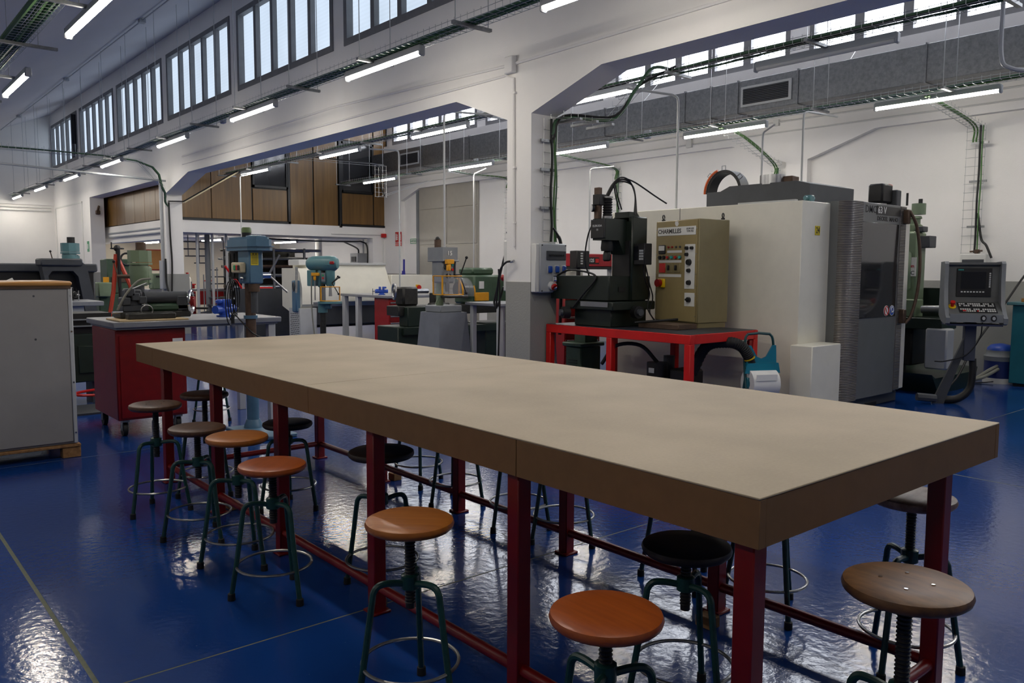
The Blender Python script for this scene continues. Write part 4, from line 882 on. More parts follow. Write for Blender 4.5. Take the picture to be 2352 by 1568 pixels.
for k, mt in enumerate((BLACK, BLACK, REDP, CYANP, REDP, CYANP)):
    b_ = MB().cyl((-W+0.075+0.064*k, -0.008, 0.727), (-W+0.075+0.064*k, -0.022, 0.727), 0.021, n=16).build('push_button', STEEL if k > 1 else BLACK, t); cy('button_cap', mt, b_, (-W+0.075+0.064*k, -0.02, 0.727), (-W+0.075+0.064*k, -0.03, 0.727), 0.015, n=14)
for k, mt in enumerate((REDBR, OLIVED, OLIVED)):
    q = bx('switch_plate', mt, t, -W+0.065+0.115*k, -0.016, 0.565, -W+0.165+0.115*k, -0.008, 0.665, b=0.004)
    if k: bx('switch_knob', BLACK, q, -W+0.105+0.115*k, -0.045, 0.59, -W+0.125+0.115*k, -0.016, 0.645, b=0.005)
kp = bx('knob_panel', PLASTW, t, -0.195, -0.012, 0.40, -0.045, -0.008, 0.86, b=0.002)
for (x, z, r) in ((-0.16, 0.82, 0.02), (-0.085, 0.82, 0.018), (-0.16, 0.755, 0.02), (-0.125, 0.675, 0.034), (-0.125, 0.59, 0.022), (-0.12, 0.465, 0.027)): cy('knob', BLACK, kp, (x, -0.012, z), (x, -0.04, z), r, r*0.85, n=16)
ms_ = bx('main_switch_plate', WARNY, t, -W+0.06, -0.03, 0.405, -W+0.17, -0.008, 0.50, b=0.006); cy('main_switch_knob', DRED, ms_, (-W+0.10, -0.03, 0.455), (-W+0.10, -0.07, 0.455), 0.042, n=18)
sp = bx('selector_plate', PLASTW, t, -0.19, -0.012, 0.10+0.12, -0.04, -0.008, 0.36, b=0.002); MB().cyl((-0.115, -0.012, 0.29), (-0.115, -0.04, 0.29), 0.026, n=16).box(-0.15, -0.045, 0.28, -0.1, -0.03, 0.30, b=0.003).build('selector_knob', BLACK, sp)
for x in (-W+0.012, -0.03):
    for z in (0.12, 0.33, 0.43, 0.55, 0.76, 1.02): cy('screw', STEEL, t, (x, -0.008, z), (x, -0.012, z), 0.006, n=8)
for x, y in ((-W+0.04, 0.06), (-0.04, D-0.06)):
    m = MB(); m.cyl((x, y, HH), (x, y, HH+0.02), 0.02); m.torus((x, y, HH+0.045), 0.022, 0.007, 18, 6, axis=(1, 0.4, 0)); m.build('lifting_eye', IRON, t)
# ================================================================== MACHINING CENTRE
t = thing('machining_center', 'big beige and grey vertical machining centre with smoked door window', 'cnc machine', (8.1, 5.3, 0))
bx('plinth', DGREYM, t, 7.3, 4.06, 0.0507, 9.08, 6.6, 0.17, b=0.01, w=True); bx('plinth_slot', BLACK, t, 8.35, 4.05, 0.05, 8.6, 4.062, 0.10, b=0.004, w=True)
bx('side_body', BEIGE, t, 7.2, 4.19, 0.10, 7.76, 6.66, 2.17, b=0.006, w=True)
bx('side_seam', DGREYM, t, 7.198, 5.65, 0.12, 7.2005, 5.656, 2.17, w=True)
bx('main_body', DMCGREY, t, 7.74, 4.06, 0.16, 9.06, 6.5, 2.19, b=0.008, w=True)
bx('corner_panel', DMCGREY, t, 7.724, 4.10, 0.16, 7.745, 4.19, 2.19, w=True)
bx('gap_strip', BLACK, t, 7.742, 4.17, 0.6, 7.76, 4.19, 2.165, w=True)
def ribbed(name, prof, z0, z1, n, amp, cx, cy_):
    m = MB(); k = len(prof); vs = []; fs = []
    for i in range(n+1):
        s = amp if i % 2 else 0.0; z = z0+(z1-z0)*i/n
        for (x, y, nx, ny) in prof: vs.append((x+nx*s, y+ny*s, z))
    for i in range(n):
        for j in range(k-1): fs.append((i*k+j, i*k+j+1, (i+1)*k+j+1, (i+1)*k+j))
    m.add(vs, fs); return m.build(name, pm(name+'_metal', (112, 108, 104), 0.35, 0.5, var=0.06), t, w=True)
arc = [(7.722+0.09-0.09*math.cos(a), 4.07-0.09*math.sin(a), -math.cos(a), -math.sin(a)) for a in [math.pi/2*i/8 for i in range(9)]]
ribbed('ribbed_corner', [(7.722, 4.10, -1, 0)]+arc+[(7.985, 3.98, 0, -1)], 0.17, 2.19, 240, 0.0035, 0, 0)
ribbed('ribbed_strip', [(8.825, 4.0, 0, -1), (8.835, 3.985, 0, -1), (8.96, 3.985, 0, -1), (8.975, 4.0, 0, -1)], 0.2, 2.185, 240, 0.0035, 0, 0)
door = bx('door', DMCGREY, t, 7.985, 3.99, 0.175, 8.83, 4.058, 2.19, b=0.006, w=True)
bx('door_window', SMOKE, door, 7.995, 3.984, 1.01, 8.80, 3.991, 1.99, b=0.003, w=True)
bx('edge_cover', BEIGE, t, 8.975, 4.0, 0.2, 9.10, 4.06, 2.175, b=0.008, w=True)
band = bx('name_band', BLACKFR, door, 8.29, 3.984, 2.075, 8.82, 3.99, 2.165, w=True)
text('model_letters', 'DMC', 0.105, BLACK, door, facing(0, -1, (8.165, 3.9885, 2.12)), 0.0005, 1.0, w=True); text('model_number', '63 V', 0.10, PLASTW, door, facing(0, -1, (8.40, 3.9835, 2.12)), 0.0015, 1.0, w=True)
text('maker_letters', 'DECKEL  MAHO', 0.062, BLACK, door, facing(0, -1, (8.54, 3.9885, 2.035)), 0.0015, 1.05, w=True)
for x, mt in ((8.585, PLASTW), (8.715, BLUEP)):
    s = MB().cyl((x, 3.984, 1.075), (x, 3.9815, 1.075), 0.056, n=24).build('safety_sticker', PLASTW, door, w=True)
    if mt is PLASTW:
        m = MB(); m.torus((x, 3.981, 1.075), 0.047, 0.006, 24, 4, axis=(0, 1, 0)); m.cyl((x-0.03, 3.981, 1.11), (x+0.03, 3.981, 1.04), 0.005, n=6); m.build('sticker_mark', REDP, s, w=True)
    else:
        MB().cyl((x, 3.9815, 1.075), (x, 3.980, 1.075), 0.049, n=24).build('sticker_mark', BLUEP, s, w=True)
        m = MB(); m.torus((x, 3.979, 1.085), 0.026, 0.006, 18, 4, axis=(0, 1, 0)); m.box(x-0.022, 3.978, 1.05, x-0.006, 3.98, 1.07); m.box(x+0.006, 3.978, 1.05, x+0.022, 3.98, 1.07); m.build('sticker_symbol', PLASTW, s, w=True)
tb('door_handle', BROWNI, t, [(8.93, 3.94, 2.14), (8.99, 3.89, 2.0), (9.03, 3.86, 1.75), (9.035, 3.85, 1.5), (9.02, 3.86, 1.25), (8.97, 3.89, 1.02), (8.93, 3.93, 0.93)], 0.017, 10, w=True)
bx('handle_block', BROWNI, t, 8.88, 3.93, 2.0, 8.95, 3.985, 2.15, b=0.006, w=True); bx('handle_block', BROWNI, t, 8.88, 3.93, 0.93, 8.95, 3.985, 1.08, b=0.006, w=True)
lb = pm('low_box_blue_grey', (196, 202, 206), 0.45, var=0.03)
bx('chip_box', BEIGE, t, 7.06, 3.955, 0.052, 7.60, 4.185, 0.785, b=0.008, w=True)
st = bx('number_sticker', YLAB, t, 7.445, 4.183, 1.845, 7.53, 4.19, 1.935, w=True); text('number_print', '24', 0.085, BLACK, st, facing(0, -1, (7.4875, 4.1825, 1.89)), 0.001, 0.8, w=True)
# roof boxes
MB().prism([(4.35, 2.17), (4.35, 2.37), (4.5, 2.41), (5.3, 2.41), (5.42, 2.36), (5.60, 2.36), (5.60, 2.17)], 'x', 7.6, 8.5).build('roof_housing', DGREYM, t, w=True)
MB().cyl((7.72, 4.85, 2.40), (7.72, 4.85, 2.50), 0.13, n=20).build('roof_fan', STEEL, t, w=True)
bx('fan_box', BROWNI, t, 7.72, 4.62, 2.40, 7.86, 4.74, 2.48, b=0.008, w=True)
m = MB(); vs = []; fs = []; n = 22
for i in range(n+1):
    a = math.pi*i/n; c, s_ = math.cos(a), math.sin(a)
    for x in (7.74, 7.9):
        for r in (0.235, 0.20): vs.append((x, 5.48+r*c, 2.36+(r+0.02)*s_))
for i in range(n):
    for a, b in ((0, 2), (2, 3), (3, 1), (1, 0)): fs.append((i*4+a, i*4+b, i*4+4+b, i*4+4+a))
m.add(vs, fs); m.build('drag_chain', BLACK, t, w=True)
MB().tube([(7.73, 5.48+0.245*math.cos(a), 2.36+0.265*math.sin(a)) for a in [math.pi*i/20 for i in range(0, 9)]], 0.014, 6).build('orange_cable', ORANGE, t, w=True)
for a in (0.8, 1.57, 2.5): MB().tube([(7.74, 5.48+0.24*math.cos(a-0.1), 2.36+0.255*math.sin(a-0.1)), (7.74, 5.48+0.29*math.cos(a-0.08), 2.36+0.3*math.sin(a-0.08)), (7.74, 5.48+0.29*math.cos(a+0.08), 2.36+0.3*math.sin(a+0.08)), (7.74, 5.48+0.24*math.cos(a+0.1), 2.36+0.255*math.sin(a+0.1))], 0.006, 5).build('chain_clip', STEEL, t, w=True)
bx('top_rail', LGREY, t, 7.25, 4.3, 2.172, 7.3, 4.95, 2.19, w=True)
m = MB(); m.box(7.45, 4.25, 2.17, 7.53, 4.33, 2.24, b=0.01); m.cyl((7.41, 4.29, 2.21), (7.57, 4.29, 2.21), 0.02); m.build('air_valve', TEALM, t, w=True)
# black beacon boxes on the roof
t2 = bx('mist_box', BLACK, t, 8.95, 4.25, 2.25, 9.2, 4.42, 2.46, b=0.02, w=True); bx('box_foot', LGREY, t, 9.0, 4.28, 2.18, 9.12, 4.4, 2.26, w=True); bx('box_bracket', DGREYM, t, 9.19, 4.2, 2.15, 9.3, 4.4, 2.40, b=0.01, w=True); bx('red_beacon', REDP, t, 9.18, 4.28, 2.38, 9.26, 4.40, 2.47, b=0.015, w=True)
t.location = (8.3835, 5.4855, -0.0525); t.scale = (1.035, 1.035, 1.035)
# ================================================================== CONTROL PANEL ON STAND
t = thing('control_panel', 'grey cnc control panel with dark screen and keys on swivel stand', 'control panel', (9.72, 3.56, 0), R(-58))
chk = [(0.16, 1.60), (-0.04, 1.605), (-0.07, 1.58), (-0.075, 1.35), (-0.12, 1.13), (-0.22, 1.02), (-0.27, 0.99), (-0.26, 0.93), (-0.2, 0.915), (0.0, 0.94), (0.16, 1.0)]
for s in (-1, 1): MB().prism(chk, 'x', s*0.315, s*0.365).build('cheek', GREYM, t)
m = MB(); m.prism([(0.12, 1.59), (-0.03, 1.595), (-0.03, 1.57), (0.02, 1.55), (0.0, 1.16), (-0.23, 1.03), (-0.24, 0.95), (0.12, 0.95)], 'x', -0.315, 0.315); m.build('housing', pm('panel_housing_grey', (98, 100, 99), 0.45), t)
bx('front_apron', GREYM, t, -0.315, -0.25, 0.945, 0.315, -0.23, 1.03)
bx('underside_edge', pm('blue_grey_edge', (66, 72, 100), 0.5, var=0), t, -0.33, -0.2, 0.90, 0.33, 0.1, 0.92)  # even blue-grey strip along the underside of the panel
sp = bx('screen_bezel', BLACK, t, -0.20, -0.012, 1.215, 0.22, 0.012, 1.53, b=0.004); bx('screen', SCREEN, sp, -0.15, -0.014, 1.30, 0.15, -0.011, 1.49)
text('screen_logo', 'SIEMENS', 0.018, CYANP, sp, MF(-0.155, 1.512, -0.0125), 0.0004)
m = MB()
for k in range(8): m.box(-0.145+0.037*k, -0.015, 1.262, -0.122+0.037*k, -0.012, 1.276); m.box(0.188, -0.015, 1.32+0.021*k, 0.208, -0.012, 1.333+0.021*k)
m.build('soft_keys', PLASTW, sp)['kind'] = 'stuff'
Mk = Matrix.Translation((0, -0.115, 1.095)) @ Matrix.Rotation(R(29.5), 4, 'X')
kb = MB().box(-0.19, -0.10, 0, 0.26, 0.10, 0.006).mat(Mk).build('keyboard', BLACK, t)
m = MB()
for i in range(16):
    for j in range(5):
        if (i*7+j*3) % 11 not in (0, 5) and not (j == 2): m.box(-0.175+0.0265*i, -0.088+0.037*j, 0.006, -0.156+0.0265*i, -0.066+0.037*j, 0.010)
m.mat(Mk).build('keys', PLASTW, kb)['kind'] = 'stuff'
m = MB(); m.box(-0.15, -0.085, 0.006, -0.11, -0.065, 0.013); m.box(0.02, -0.085, 0.006, 0.04, -0.07, 0.013); m.mat(Mk).build('red_key', REDP, kb)
e_ = MB().cyl((-0.26, 0.02, 0.0), (-0.26, 0.02, 0.008), 0.046, n=20).mat(Mk).build('stop_collar', WARNY, t); MB().lathe([(0.02, 0.0), (0.02, 0.03), (0.03, 0.034), (0.03, 0.06)], c=(-0.26, 0.02, 0.006), n=18).mat(Mk).build('stop_button', REDP, e_)
for x in (0.08, 0.20):
    k_ = MB().cyl((x, -0.25, 0.99), (x, -0.266, 0.99), 0.034, n=20).build('front_button', BLACK, t); cy('button_cap', LGREY, k_, (x, -0.264, 0.99), (x, -0.272, 0.99), 0.019, n=16)
bx('column', pm('stand_dark_blue_grey', (70, 74, 88), 0.5), t, -0.07, -0.02, 0.50, 0.07, 0.10, 0.93, b=0.006)
MB().prism([(-0.43, 0.0), (-0.28, 0.0), (-0.03, 0.68), (-0.03, 0.84), (-0.12, 0.64)], 'y', 0.0, 0.06).build('inclined_arm', DGREYM, t)
tb('floor_bar', DGREYM, t, [(9.3, 4.05, 0.08), (9.5, 3.88, 0.06)], 0.045, 8, 1, w=True)
tb('drag_hose', BLACK, t, [(0.06, 0.06, 0.52), (0.07, 0.06, 0.35), (0.04, 0.06, 0.17), (-0.1, 0.05, 0.06), (-0.3, 0.05, 0.04)], 0.045, 10)
tb('cable', BLACK, t, [(0.14, 0.0, 0.93), (0.11, -0.02, 0.75), (-0.05, -0.06, 0.57), (-0.3, -0.05, 0.49), (-0.42, 0, 0.48)], 0.008, 6)
t.scale = (0.82, 1.0, 1.0)
# green cnc mill behind
t = thing('green_mill', 'green knee milling machine partly hidden behind the machining centre', 'milling machine', (10.7, 4.9, 0))
m = MB(); m.box(10.55, 4.62, 1.25, 10.95, 5.2, 1.75, b=0.03); m.box(10.6, 4.55, 1.1, 10.85, 4.75, 2.0, b=0.03); m.build('head', PGREEN, t, w=True)
MB().lathe([(0.09, 1.95), (0.13, 1.98), (0.13, 2.08), (0.10, 2.10), (0.10, 2.16), (0.12, 2.17), (0.11, 2.20)], c=(10.78, 4.72, 0), n=20).build('motor', PGREEN, t, w=True)
MB().cyl((10.80, 4.65, 2.22), (10.80, 4.65, 2.36), 0.085, n=18).build('motor_cap', PGREEN, t, w=True); cy('drawbar', BLACK, t, (10.75, 4.78, 2.34), (10.75, 4.78, 2.50), 0.014, w=True); cy('knob', BLACK, t, (10.82, 4.64, 2.36), (10.82, 4.64, 2.42), 0.025, w=True)
bx('control_box', DGREYM, t, 10.62, 4.42, 1.79, 10.82, 4.56, 1.94, b=0.008, w=True); bx('control_box', DGREYM, t, 10.6, 4.50, 1.99, 10.75, 4.60, 2.06, b=0.008, w=True)
lp = bx('label_plate', PLASTW, t, 10.585, 4.56, 1.43, 10.60, 4.74, 1.67, w=True); text('label_print', 'CNC', 0.07, DGREYM, lp, facing(-1, 0, (10.584, 4.65, 1.47)), 0.001, w=True)
text('label_script', 'Lagun', 0.06, REDP, lp, facing(-1, 0, (10.584, 4.65, 1.56)), 0.001, w=True)
bx('pendant', BLACK, t, 10.3, 4.62, 1.12, 10.4, 4.72, 1.42, b=0.008, w=True); cy('pendant_wheel', STEEL, t, (10.3, 4.61, 1.24), (10.26, 4.60, 1.24), 0.05, w=True)
MB().tube([(10.35+0.018*math.cos(i*1.2), 4.6+0.018*math.sin(i*1.2), 1.1-i*0.0068) for i in range(100)], 0.008, 5).build('coiled_cord', BLACK, t, w=True)
bx('column', GREENM, t, 10.9, 4.9, 0.1, 11.5, 5.5, 1.9, b=0.02, w=True)
bx('table', DGREEN, t, 10.3, 4.1, 0.78, 10.75, 5.6, 0.92, b=0.01, w=True); bx('vise_cover', PGREEN, t, 10.35, 4.45, 0.92, 10.6, 4.7, 1.14, b=0.01, w=True); bx('back_splash', DGREEN, t, 10.9, 4.05, 0.9, 10.94, 5.4, 1.28, w=True)
cy('fixture', STEEL, t, (10.45, 4.4, 1.02), (10.45, 4.1, 1.03), 0.05, w=True)
bx('knee', BLACK, t, 10.45, 4.5, 0.3, 10.95, 5.3, 0.78, b=0.02, w=True); bx('saddle_box', LGREY, t, 10.28, 4.02, 0.30, 10.5, 4.28, 0.80, b=0.02, w=True)
cy('knee_screw', BLACK, t, (10.6, 4.7, 0.1), (10.6, 4.7, 0.4), 0.07, w=True)
MB().prism([(10.1, 0.25), (10.2, 0.20), (11.4, 0.20), (11.5, 0.25), (11.4, 0.0), (10.3, 0.0)], 'y', 4.1, 5.5).build('chip_tray', DGREEN, t, w=True)
# teal cabinet with bits
t = thing('tool_cabinet', 'teal metal cabinet standing against the far wall', 'cabinet', (12.0, 3.5, 0))
bx('body', TEALC, t, 11.78, 2.9, 0.04, 12.35, 3.82, 1.06, b=0.006, w=True); bx('top', TEALM, t, 11.74, 2.86, 1.06, 12.38, 3.88, 1.10, b=0.006, w=True); bx('plinth', BLACK, t, 11.82, 2.95, 0, 12.3, 3.78, 0.04, w=True)
tag(bx('wood_block', CARD, None, 11.82, 3.3, 1.10, 12.1, 3.74, 1.15, b=0.006), 'brown wooden block lying on the teal cabinet', 'block')
t = thing('small_motor', 'small black motor resting on the wooden block', 'motor', (11.95, 3.55, 1.15)); bx('body', BLACK, t, 11.85, 3.36, 1.15, 12.05, 3.68, 1.27, b=0.02, w=True); MB().ball((11.95, 3.5, 1.31), 0.06, 14, 0.6).build('cap', BLACK, t, w=True)
t = thing('vacuum_cleaner', 'blue and grey wet vacuum cleaner beside the teal cabinet', 'vacuum', (12.05, 4.02, 0))
MB().lathe([(0.15, 0.04), (0.19, 0.06), (0.19, 0.30)], n=24).build('tank', pm('vacuum_dark_blue', (32, 48, 110), 0.4), t); MB().lathe([(0.2, 0.0), (0.2, 0.07)], n=24).build('base_ring', BEIGE, t)
MB().lathe([(0.195, 0.30), (0.2, 0.36), (0.17, 0.40), (0.17, 0.44)], n=24).build('motor_ring', GREYM, t); MB().lathe([(0.165, 0.44), (0.16, 0.47), (0.12, 0.51), (0.02, 0.53)], n=24).build('lid', BLUEV, t)
tb('hose', HOSEG, t, [(0.0, -0.15, 0.33), (-0.25, 0.02, 0.2), (-0.5, 0.12, 0.08), (-0.6, 0.2, 0.04), (-0.45, 0.05, 0.1), (-0.2, -0.05, 0.2)], 0.022, 8)
tb('power_cord', BLACK, t, [(-0.1, -0.1, 0.05), (-0.3, 0.1, 0.012), (-0.7, 0.35, 0.012), (-0.9, 0.6, 0.012)], 0.008, 6)
t = thing('air_hose', 'black air hose drooping from the far wall tap to the floor', 'hose', (12.3, 3.6, 0))
tb('hose', BLACK, t, [(12.38, 3.67, 1.62), (12.3, 3.72, 1.62), (12.1, 3.80, 1.45), (11.6, 3.9, 1.0), (11.0, 3.98, 0.55), (10.6, 4.0, 0.2), (10.3, 4.05, 0.02)], 0.014, 7, w=True); cy('tap', STEEL, t, (12.41, 3.65, 1.62), (12.3, 3.70, 1.62), 0.02, w=True); cy('pipe', PLASTW, t, (12.40, 3.66, 1.6), (12.40, 3.66, 3.6), 0.012, n=8, w=True)
# paper roll holder
t = thing('paper_roll_stand', 'teal floor stand holding a large white paper roll', 'paper dispenser', (6.93, 4.42, 0), R(-28))
m = MB()
for s in (-1, 1):
    m.tube(smoothpath([(s*0.165, -0.18, 0.02), (s*0.16, 0.0, 0.45), (s*0.15, 0.04, 0.80), (s*0.12, 0.05, 0.875)], 6), 0.013, 8); m.tube([(s*0.165, 0.1, 0.02), (s*0.16, 0.0, 0.45)], 0.012, 8)
m.tube([(-0.12, 0.05, 0.875), (0.0, 0.05, 0.885), (0.12, 0.05, 0.875)], 0.013, 8); m.build('frame', pm('dark_teal_tube', (20, 70, 76), 0.4), t)
m = MB(); 
for s in (-1, 1): m.prism([(s*0.15, 0.77), (s*0.115, 0.77), (s*0.05, 0.66), (s*0.0, 0.64), (s*0.0, 0.56), (s*0.16, 0.56)], 'y', -0.02, 0.0)
m.prism([(-0.165, 0.60), (0.165, 0.60), (0.185, 0.50), (-0.185, 0.50)], 'y', -0.05, -0.035); m.prism([(-0.165, 0.60), (0.165, 0.60), (0.16, 0.57), (-0.16, 0.57)], 'y', -0.04, 0.0); m.build('tear_bar', TEALP, t)
r_ = MB().cyl((-0.14, -0.01, 0.40), (0.14, -0.01, 0.40), 0.135, n=30).build('paper_roll', PAPER, t); MB().cyl((-0.146, -0.01, 0.40), (-0.139, -0.01, 0.40), 0.05, n=18).build('roll_core', TEALC, r_)
bx('torn_sheet', PAPER, r_, -0.12, -0.15, 0.44, 0.1, -0.145, 0.50)
for s in (-1, 1): bx('bracket', TEALC, t, s*0.15-0.012, -0.05, 0.36, s*0.15+0.012, 0.03, 0.46, b=0.005)
# ================================================================== DROP CONDUITS
drop_pipe(7.4, 18.43, 3.62, 0.0, (0.1, -0.3, 0.02), 'white drop conduit beside the second pier before the oak panels')
drop_pipe(6.62, 9.28, 3.66, 1.75, (0.75, -0.35, -0.02), 'white drop conduit ending at the grey pedestal drill')
drop_pipe(7.92, 12.49, 3.6, 0.0, (-0.4, 0.35, 0.02), 'white drop conduit between the pedestal drill and the oak panels')
drop_pipe(7.82, 6.2, 3.55, 2.215, (-0.4, 0.45, 0.10), 'white drop conduit ending behind the generator cabinet')
drop_pipe(10.02, 5.86, 3.6, 0.0, (0.6, -0.15, -0.02), 'white drop conduit ending at the machining centre roof')
drop_pipe(10.6, 13.79, 3.5, 0.0, (0.1, -0.3, 0.1), 'white drop conduit before the grey door')
drop_pipe(10.6, 10.36, 3.3, 0.0, (0.2, -0.4, 0.02), 'white drop conduit behind the spark erosion machine')
drop_pipe(10.7, 6.91, 3.52, 0.0, (0.0, -0.2, 0.1), 'white drop conduit under the lit lamp before the far wall')
t = thing('service_pipe', 'thin grey service pipe bent under the ceiling beside the windows', 'conduit', (9.0, 3.13, 3.4))
tb('pipe', PLASTG, t, [(9.0, 3.16, 4.6), (9.0, 3.16, 4.1), (9.0, 3.15, 3.62), (9.06, 3.08, 3.5), (9.3, 2.9, 3.48), (9.8, 2.5, 3.48)], 0.022, 8, w=True)
# suspended vertical tray pieces before the oak front
t = thing('cable_bridge', 'vertical wire tray hanging between two cable trays before the oak front', 'cable tray', (8.3, 13.2, 3.2))
m = MB()
for s in (-0.14, -0.05, 0.05, 0.14): m.cyl((9.3+s, 15.4, 3.05), (9.3+s, 15.4, 3.72), 0.004, n=4)
for k in range(8): m.cyl((9.15, 15.4, 3.05+k*0.095), (9.45, 15.4, 3.05+k*0.095), 0.004, n=4)
for s in (-0.14, 0.14): m.cyl((7.5, 15.4+s, 3.70), (9.3, 15.4+s, 3.72), 0.004, n=4); m.cyl((9.3, 15.4+s, 3.05), (10.6, 15.4+s, 3.5), 0.004, n=4)
o = m.build('mesh_wires', ZINC, t, w=True); o['kind'] = 'stuff'
tb('cable', BLACK, t, [(7.5, 15.4, 3.76), (8.6, 15.4, 3.75), (9.25, 15.4, 3.7), (9.3, 15.4, 3.3), (9.4, 15.4, 3.06)], 0.012, 6, w=True)
# ================================================================== TEAL COLUMN DRILL WITH YELLOW GUARD
def guard(t, x, y, z0, z1, r, a0, a1, w=False):
    n = 10; P = lambda i, rr=r: (x+rr*math.cos(a0+(a1-a0)*i/n), y+rr*math.sin(a0+(a1-a0)*i/n))
    vs = []; fs = []
    for i in range(n+1): vs += [P(i)+(z0,), P(i)+(z1,)]
    for i in range(n): fs.append((2*i, 2*i+2, 2*i+3, 2*i+1))
    g = MB().add(vs, fs).build('guard_screen', CLEARP, t, w)
    m = MB()
    for z in (z0, z1): m.tube([P(i)+(z,) for i in range(n+1)], 0.008, 5)
    for i in (0, 3, n): m.box(P(i)[0]-0.009, P(i)[1]-0.009, z0, P(i)[0]+0.009, P(i)[1]+0.009, z1)
    m.build('guard_frame', YELLOW, t, w)
t = thing('column_drill', 'teal round-headed column drill with yellow chuck guard', 'drill press', (6.01, 11.75, 0), R(-48))
MB().lathe([(0.25, 0), (0.25, 0.04), (0.08, 0.07), (0.07, 0.12)], n=24).build('base', TEALM, t)
cy('column', IRON, t, (0, 0, 0.08), (0, 0, 1.5), 0.048, n=18)
m = MB(); L_ = 12
vs = []; fs = []
pr_ = [(0.0, -0.11), (0.11, -0.08), (0.125, -0.02), (0.125, 0.04), (0.10, 0.10), (0.05, 0.125), (0.0, 0.13)]
m.lathe([(0.001, -0.26), (0.06, -0.25), (0.1, -0.21), (0.115, -0.15), (0.12, 0.0), (0.125, 0.15), (0.115, 0.21), (0.08, 0.255), (0.001, 0.27)], c=(0, 0, 1.575), n=28, axis=(1, 0, 0))
m.lathe([(0.127, -0.005), (0.131, 0.0), (0.127, 0.005)], c=(0.135, 0, 1.555), n=24); m.build('head_cover', TEALM, t)
m = MB(); m.box(-0.06, -0.07, 1.2, 0.0, 0.07, 1.48, b=0.02); m.lathe([(0.06, 1.22), (0.075, 1.25), (0.075, 1.47)], c=(0.13, 0, 0), n=20); m.box(-0.02, -0.05, 1.25, 0.13, 0.05, 1.42, b=0.02); m.build('head', TEALM, t)
bx('motor_box', TEALM, t, -0.22, -0.09, 1.22, -0.08, 0.06, 1.47, b=0.01)
bx('maker_badge', DRED, t, 0.16, -0.125, 1.56, 0.24, -0.10, 1.61, b=0.01)
sw = bx('switch_plate', GREYM, t, 0.02, -0.105, 1.29, 0.085, -0.09, 1.43, b=0.004)
for z, mt in ((1.39, GREENP), (1.345, REDP)): cy('button', mt, sw, (0.052, -0.105, z), (0.052, -0.115, z), 0.015, n=12)
m = MB(); m.box(-0.12, -0.16, 1.38, 0.0, -0.10, 1.43, b=0.006); m.box(-0.09, -0.16, 1.31, -0.05, -0.12, 1.38, b=0.01); m.build('guard_mount', YELLOW, t)
cy('guard_rod', STEEL, t, (-0.07, -0.14, 1.0), (-0.07, -0.14, 1.32), 0.009); cy('chuck', STEEL, t, (0.13, 0, 1.06), (0.13, 0, 1.22), 0.028, 0.02)
for p in ((0.33, -0.14, 1.36), (0.24, 0.05, 1.37), (0.30, -0.1, 1.10)):
    l = MB().cyl((0.19, -0.08, 1.27), p, 0.008).build('feed_lever', BLACK, t); MB().ball(p, 0.018).build('lever_knob', BLACK, l)
guard(t, 0.12, 0.0, 0.99, 1.21, 0.15, R(160), R(380))
MB().lathe([(0.19, 0.945), (0.19, 0.975)], c=(0.12, 0, 0), n=24).build('work_table', TEALM, t); m = MB(); m.cyl((0, 0, 0.80), (0, 0, 0.95), 0.075, n=18); m.box(0, -0.05, 0.86, 0.14, 0.05, 0.945, b=0.015); m.build('table_bracket', TEALM, t)
tb('conduit_hose', HOSEG, t, [(-0.13, -0.12, 1.44), (-0.13, -0.14, 1.0), (-0.10, -0.16, 0.6), (-0.02, -0.2, 0.1)], 0.011, 7)
# ================================================================== BENCH WITH SMALL BLUE VISE AND RED DRAWERS
t = thing('steel_bench', 'grey steel bench with square legs before the white cnc lathe', 'workbench', (8.6, 14.3, 0))
bx('top', BENCH, t, 8.18, 13.35, 0.93, 9.5, 15.2, 0.98, b=0.006, w=True)
for (x, y) in ((8.24, 15.1), (8.24, 14.55)): bx('leg', LGREY, t, x-0.05, y-0.05, 0, x+0.05, y+0.05, 0.93, b=0.005, w=True)
def drawers(loc, wd, dp, h, n, label, name=True, rot=0.0):
    t = thing('drawer_cabinet', label, 'tool cabinet', loc, rot)
    bx('body', DRED, t, 0, 0.012, 0.06, wd, dp, h, b=0.006); bx('plinth', BLACK, t, 0.02, 0.03, 0, wd-0.02, dp-0.02, 0.06)
    hh = (h-0.13)/n
    for k in range(n):
        z = 0.08+hh*k; d = bx('drawer', RED, t, 0.015, 0.0, z, wd-0.015, 0.014, z+hh-0.012, b=0.003)
        bx('handle', STEEL, d, 0.03, -0.012, z+hh-0.045, wd-0.03, 0.0, z+hh-0.02, b=0.003)
    return t
drawers((8.25, 13.4, 0), 0.6, 0.55, 0.925, 6, 'red drawer cabinet under the bench with the small blue vise')
bench_vise((8.45, 14.0, 0.98), R(-20), 'small blue vise on the bench before the white cnc lathe', 0.95)
# white cnc lathe
t = thing('cnc_lathe', 'long white cnc lathe with sloping cover before the mezzanine', 'cnc machine', (8.5, 15.9, 0))
bx('bed', DGREYM, t, 7.6, 15.55, 0.30, 9.6, 16.3, 0.75, b=0.02, w=True); MB().prism([(15.42, 0.80), (15.42, 1.12), (15.66, 1.52), (15.66, 1.58), (16.3, 1.58), (16.3, 0.62), (15.75, 0.55)], 'x', 7.65, 9.55).build('cover', BEIGE, t, w=True)
MB().prism([(15.40, 0.76), (15.40, 1.10), (15.5, 1.40), (15.62, 1.5), (16.35, 1.5), (16.35, 0.7), (15.7, 0.5)], 'x', 7.42, 7.66).build('end_cover', BEIGE, t, w=True)
bx('top_rail', LGREY, t, 7.7, 15.62, 1.57, 9.55, 15.72, 1.62, b=0.008, w=True); bx('top_box', PLASTW, t, 7.5, 15.7, 1.56, 8.1, 16.2, 1.68, b=0.01, w=True)
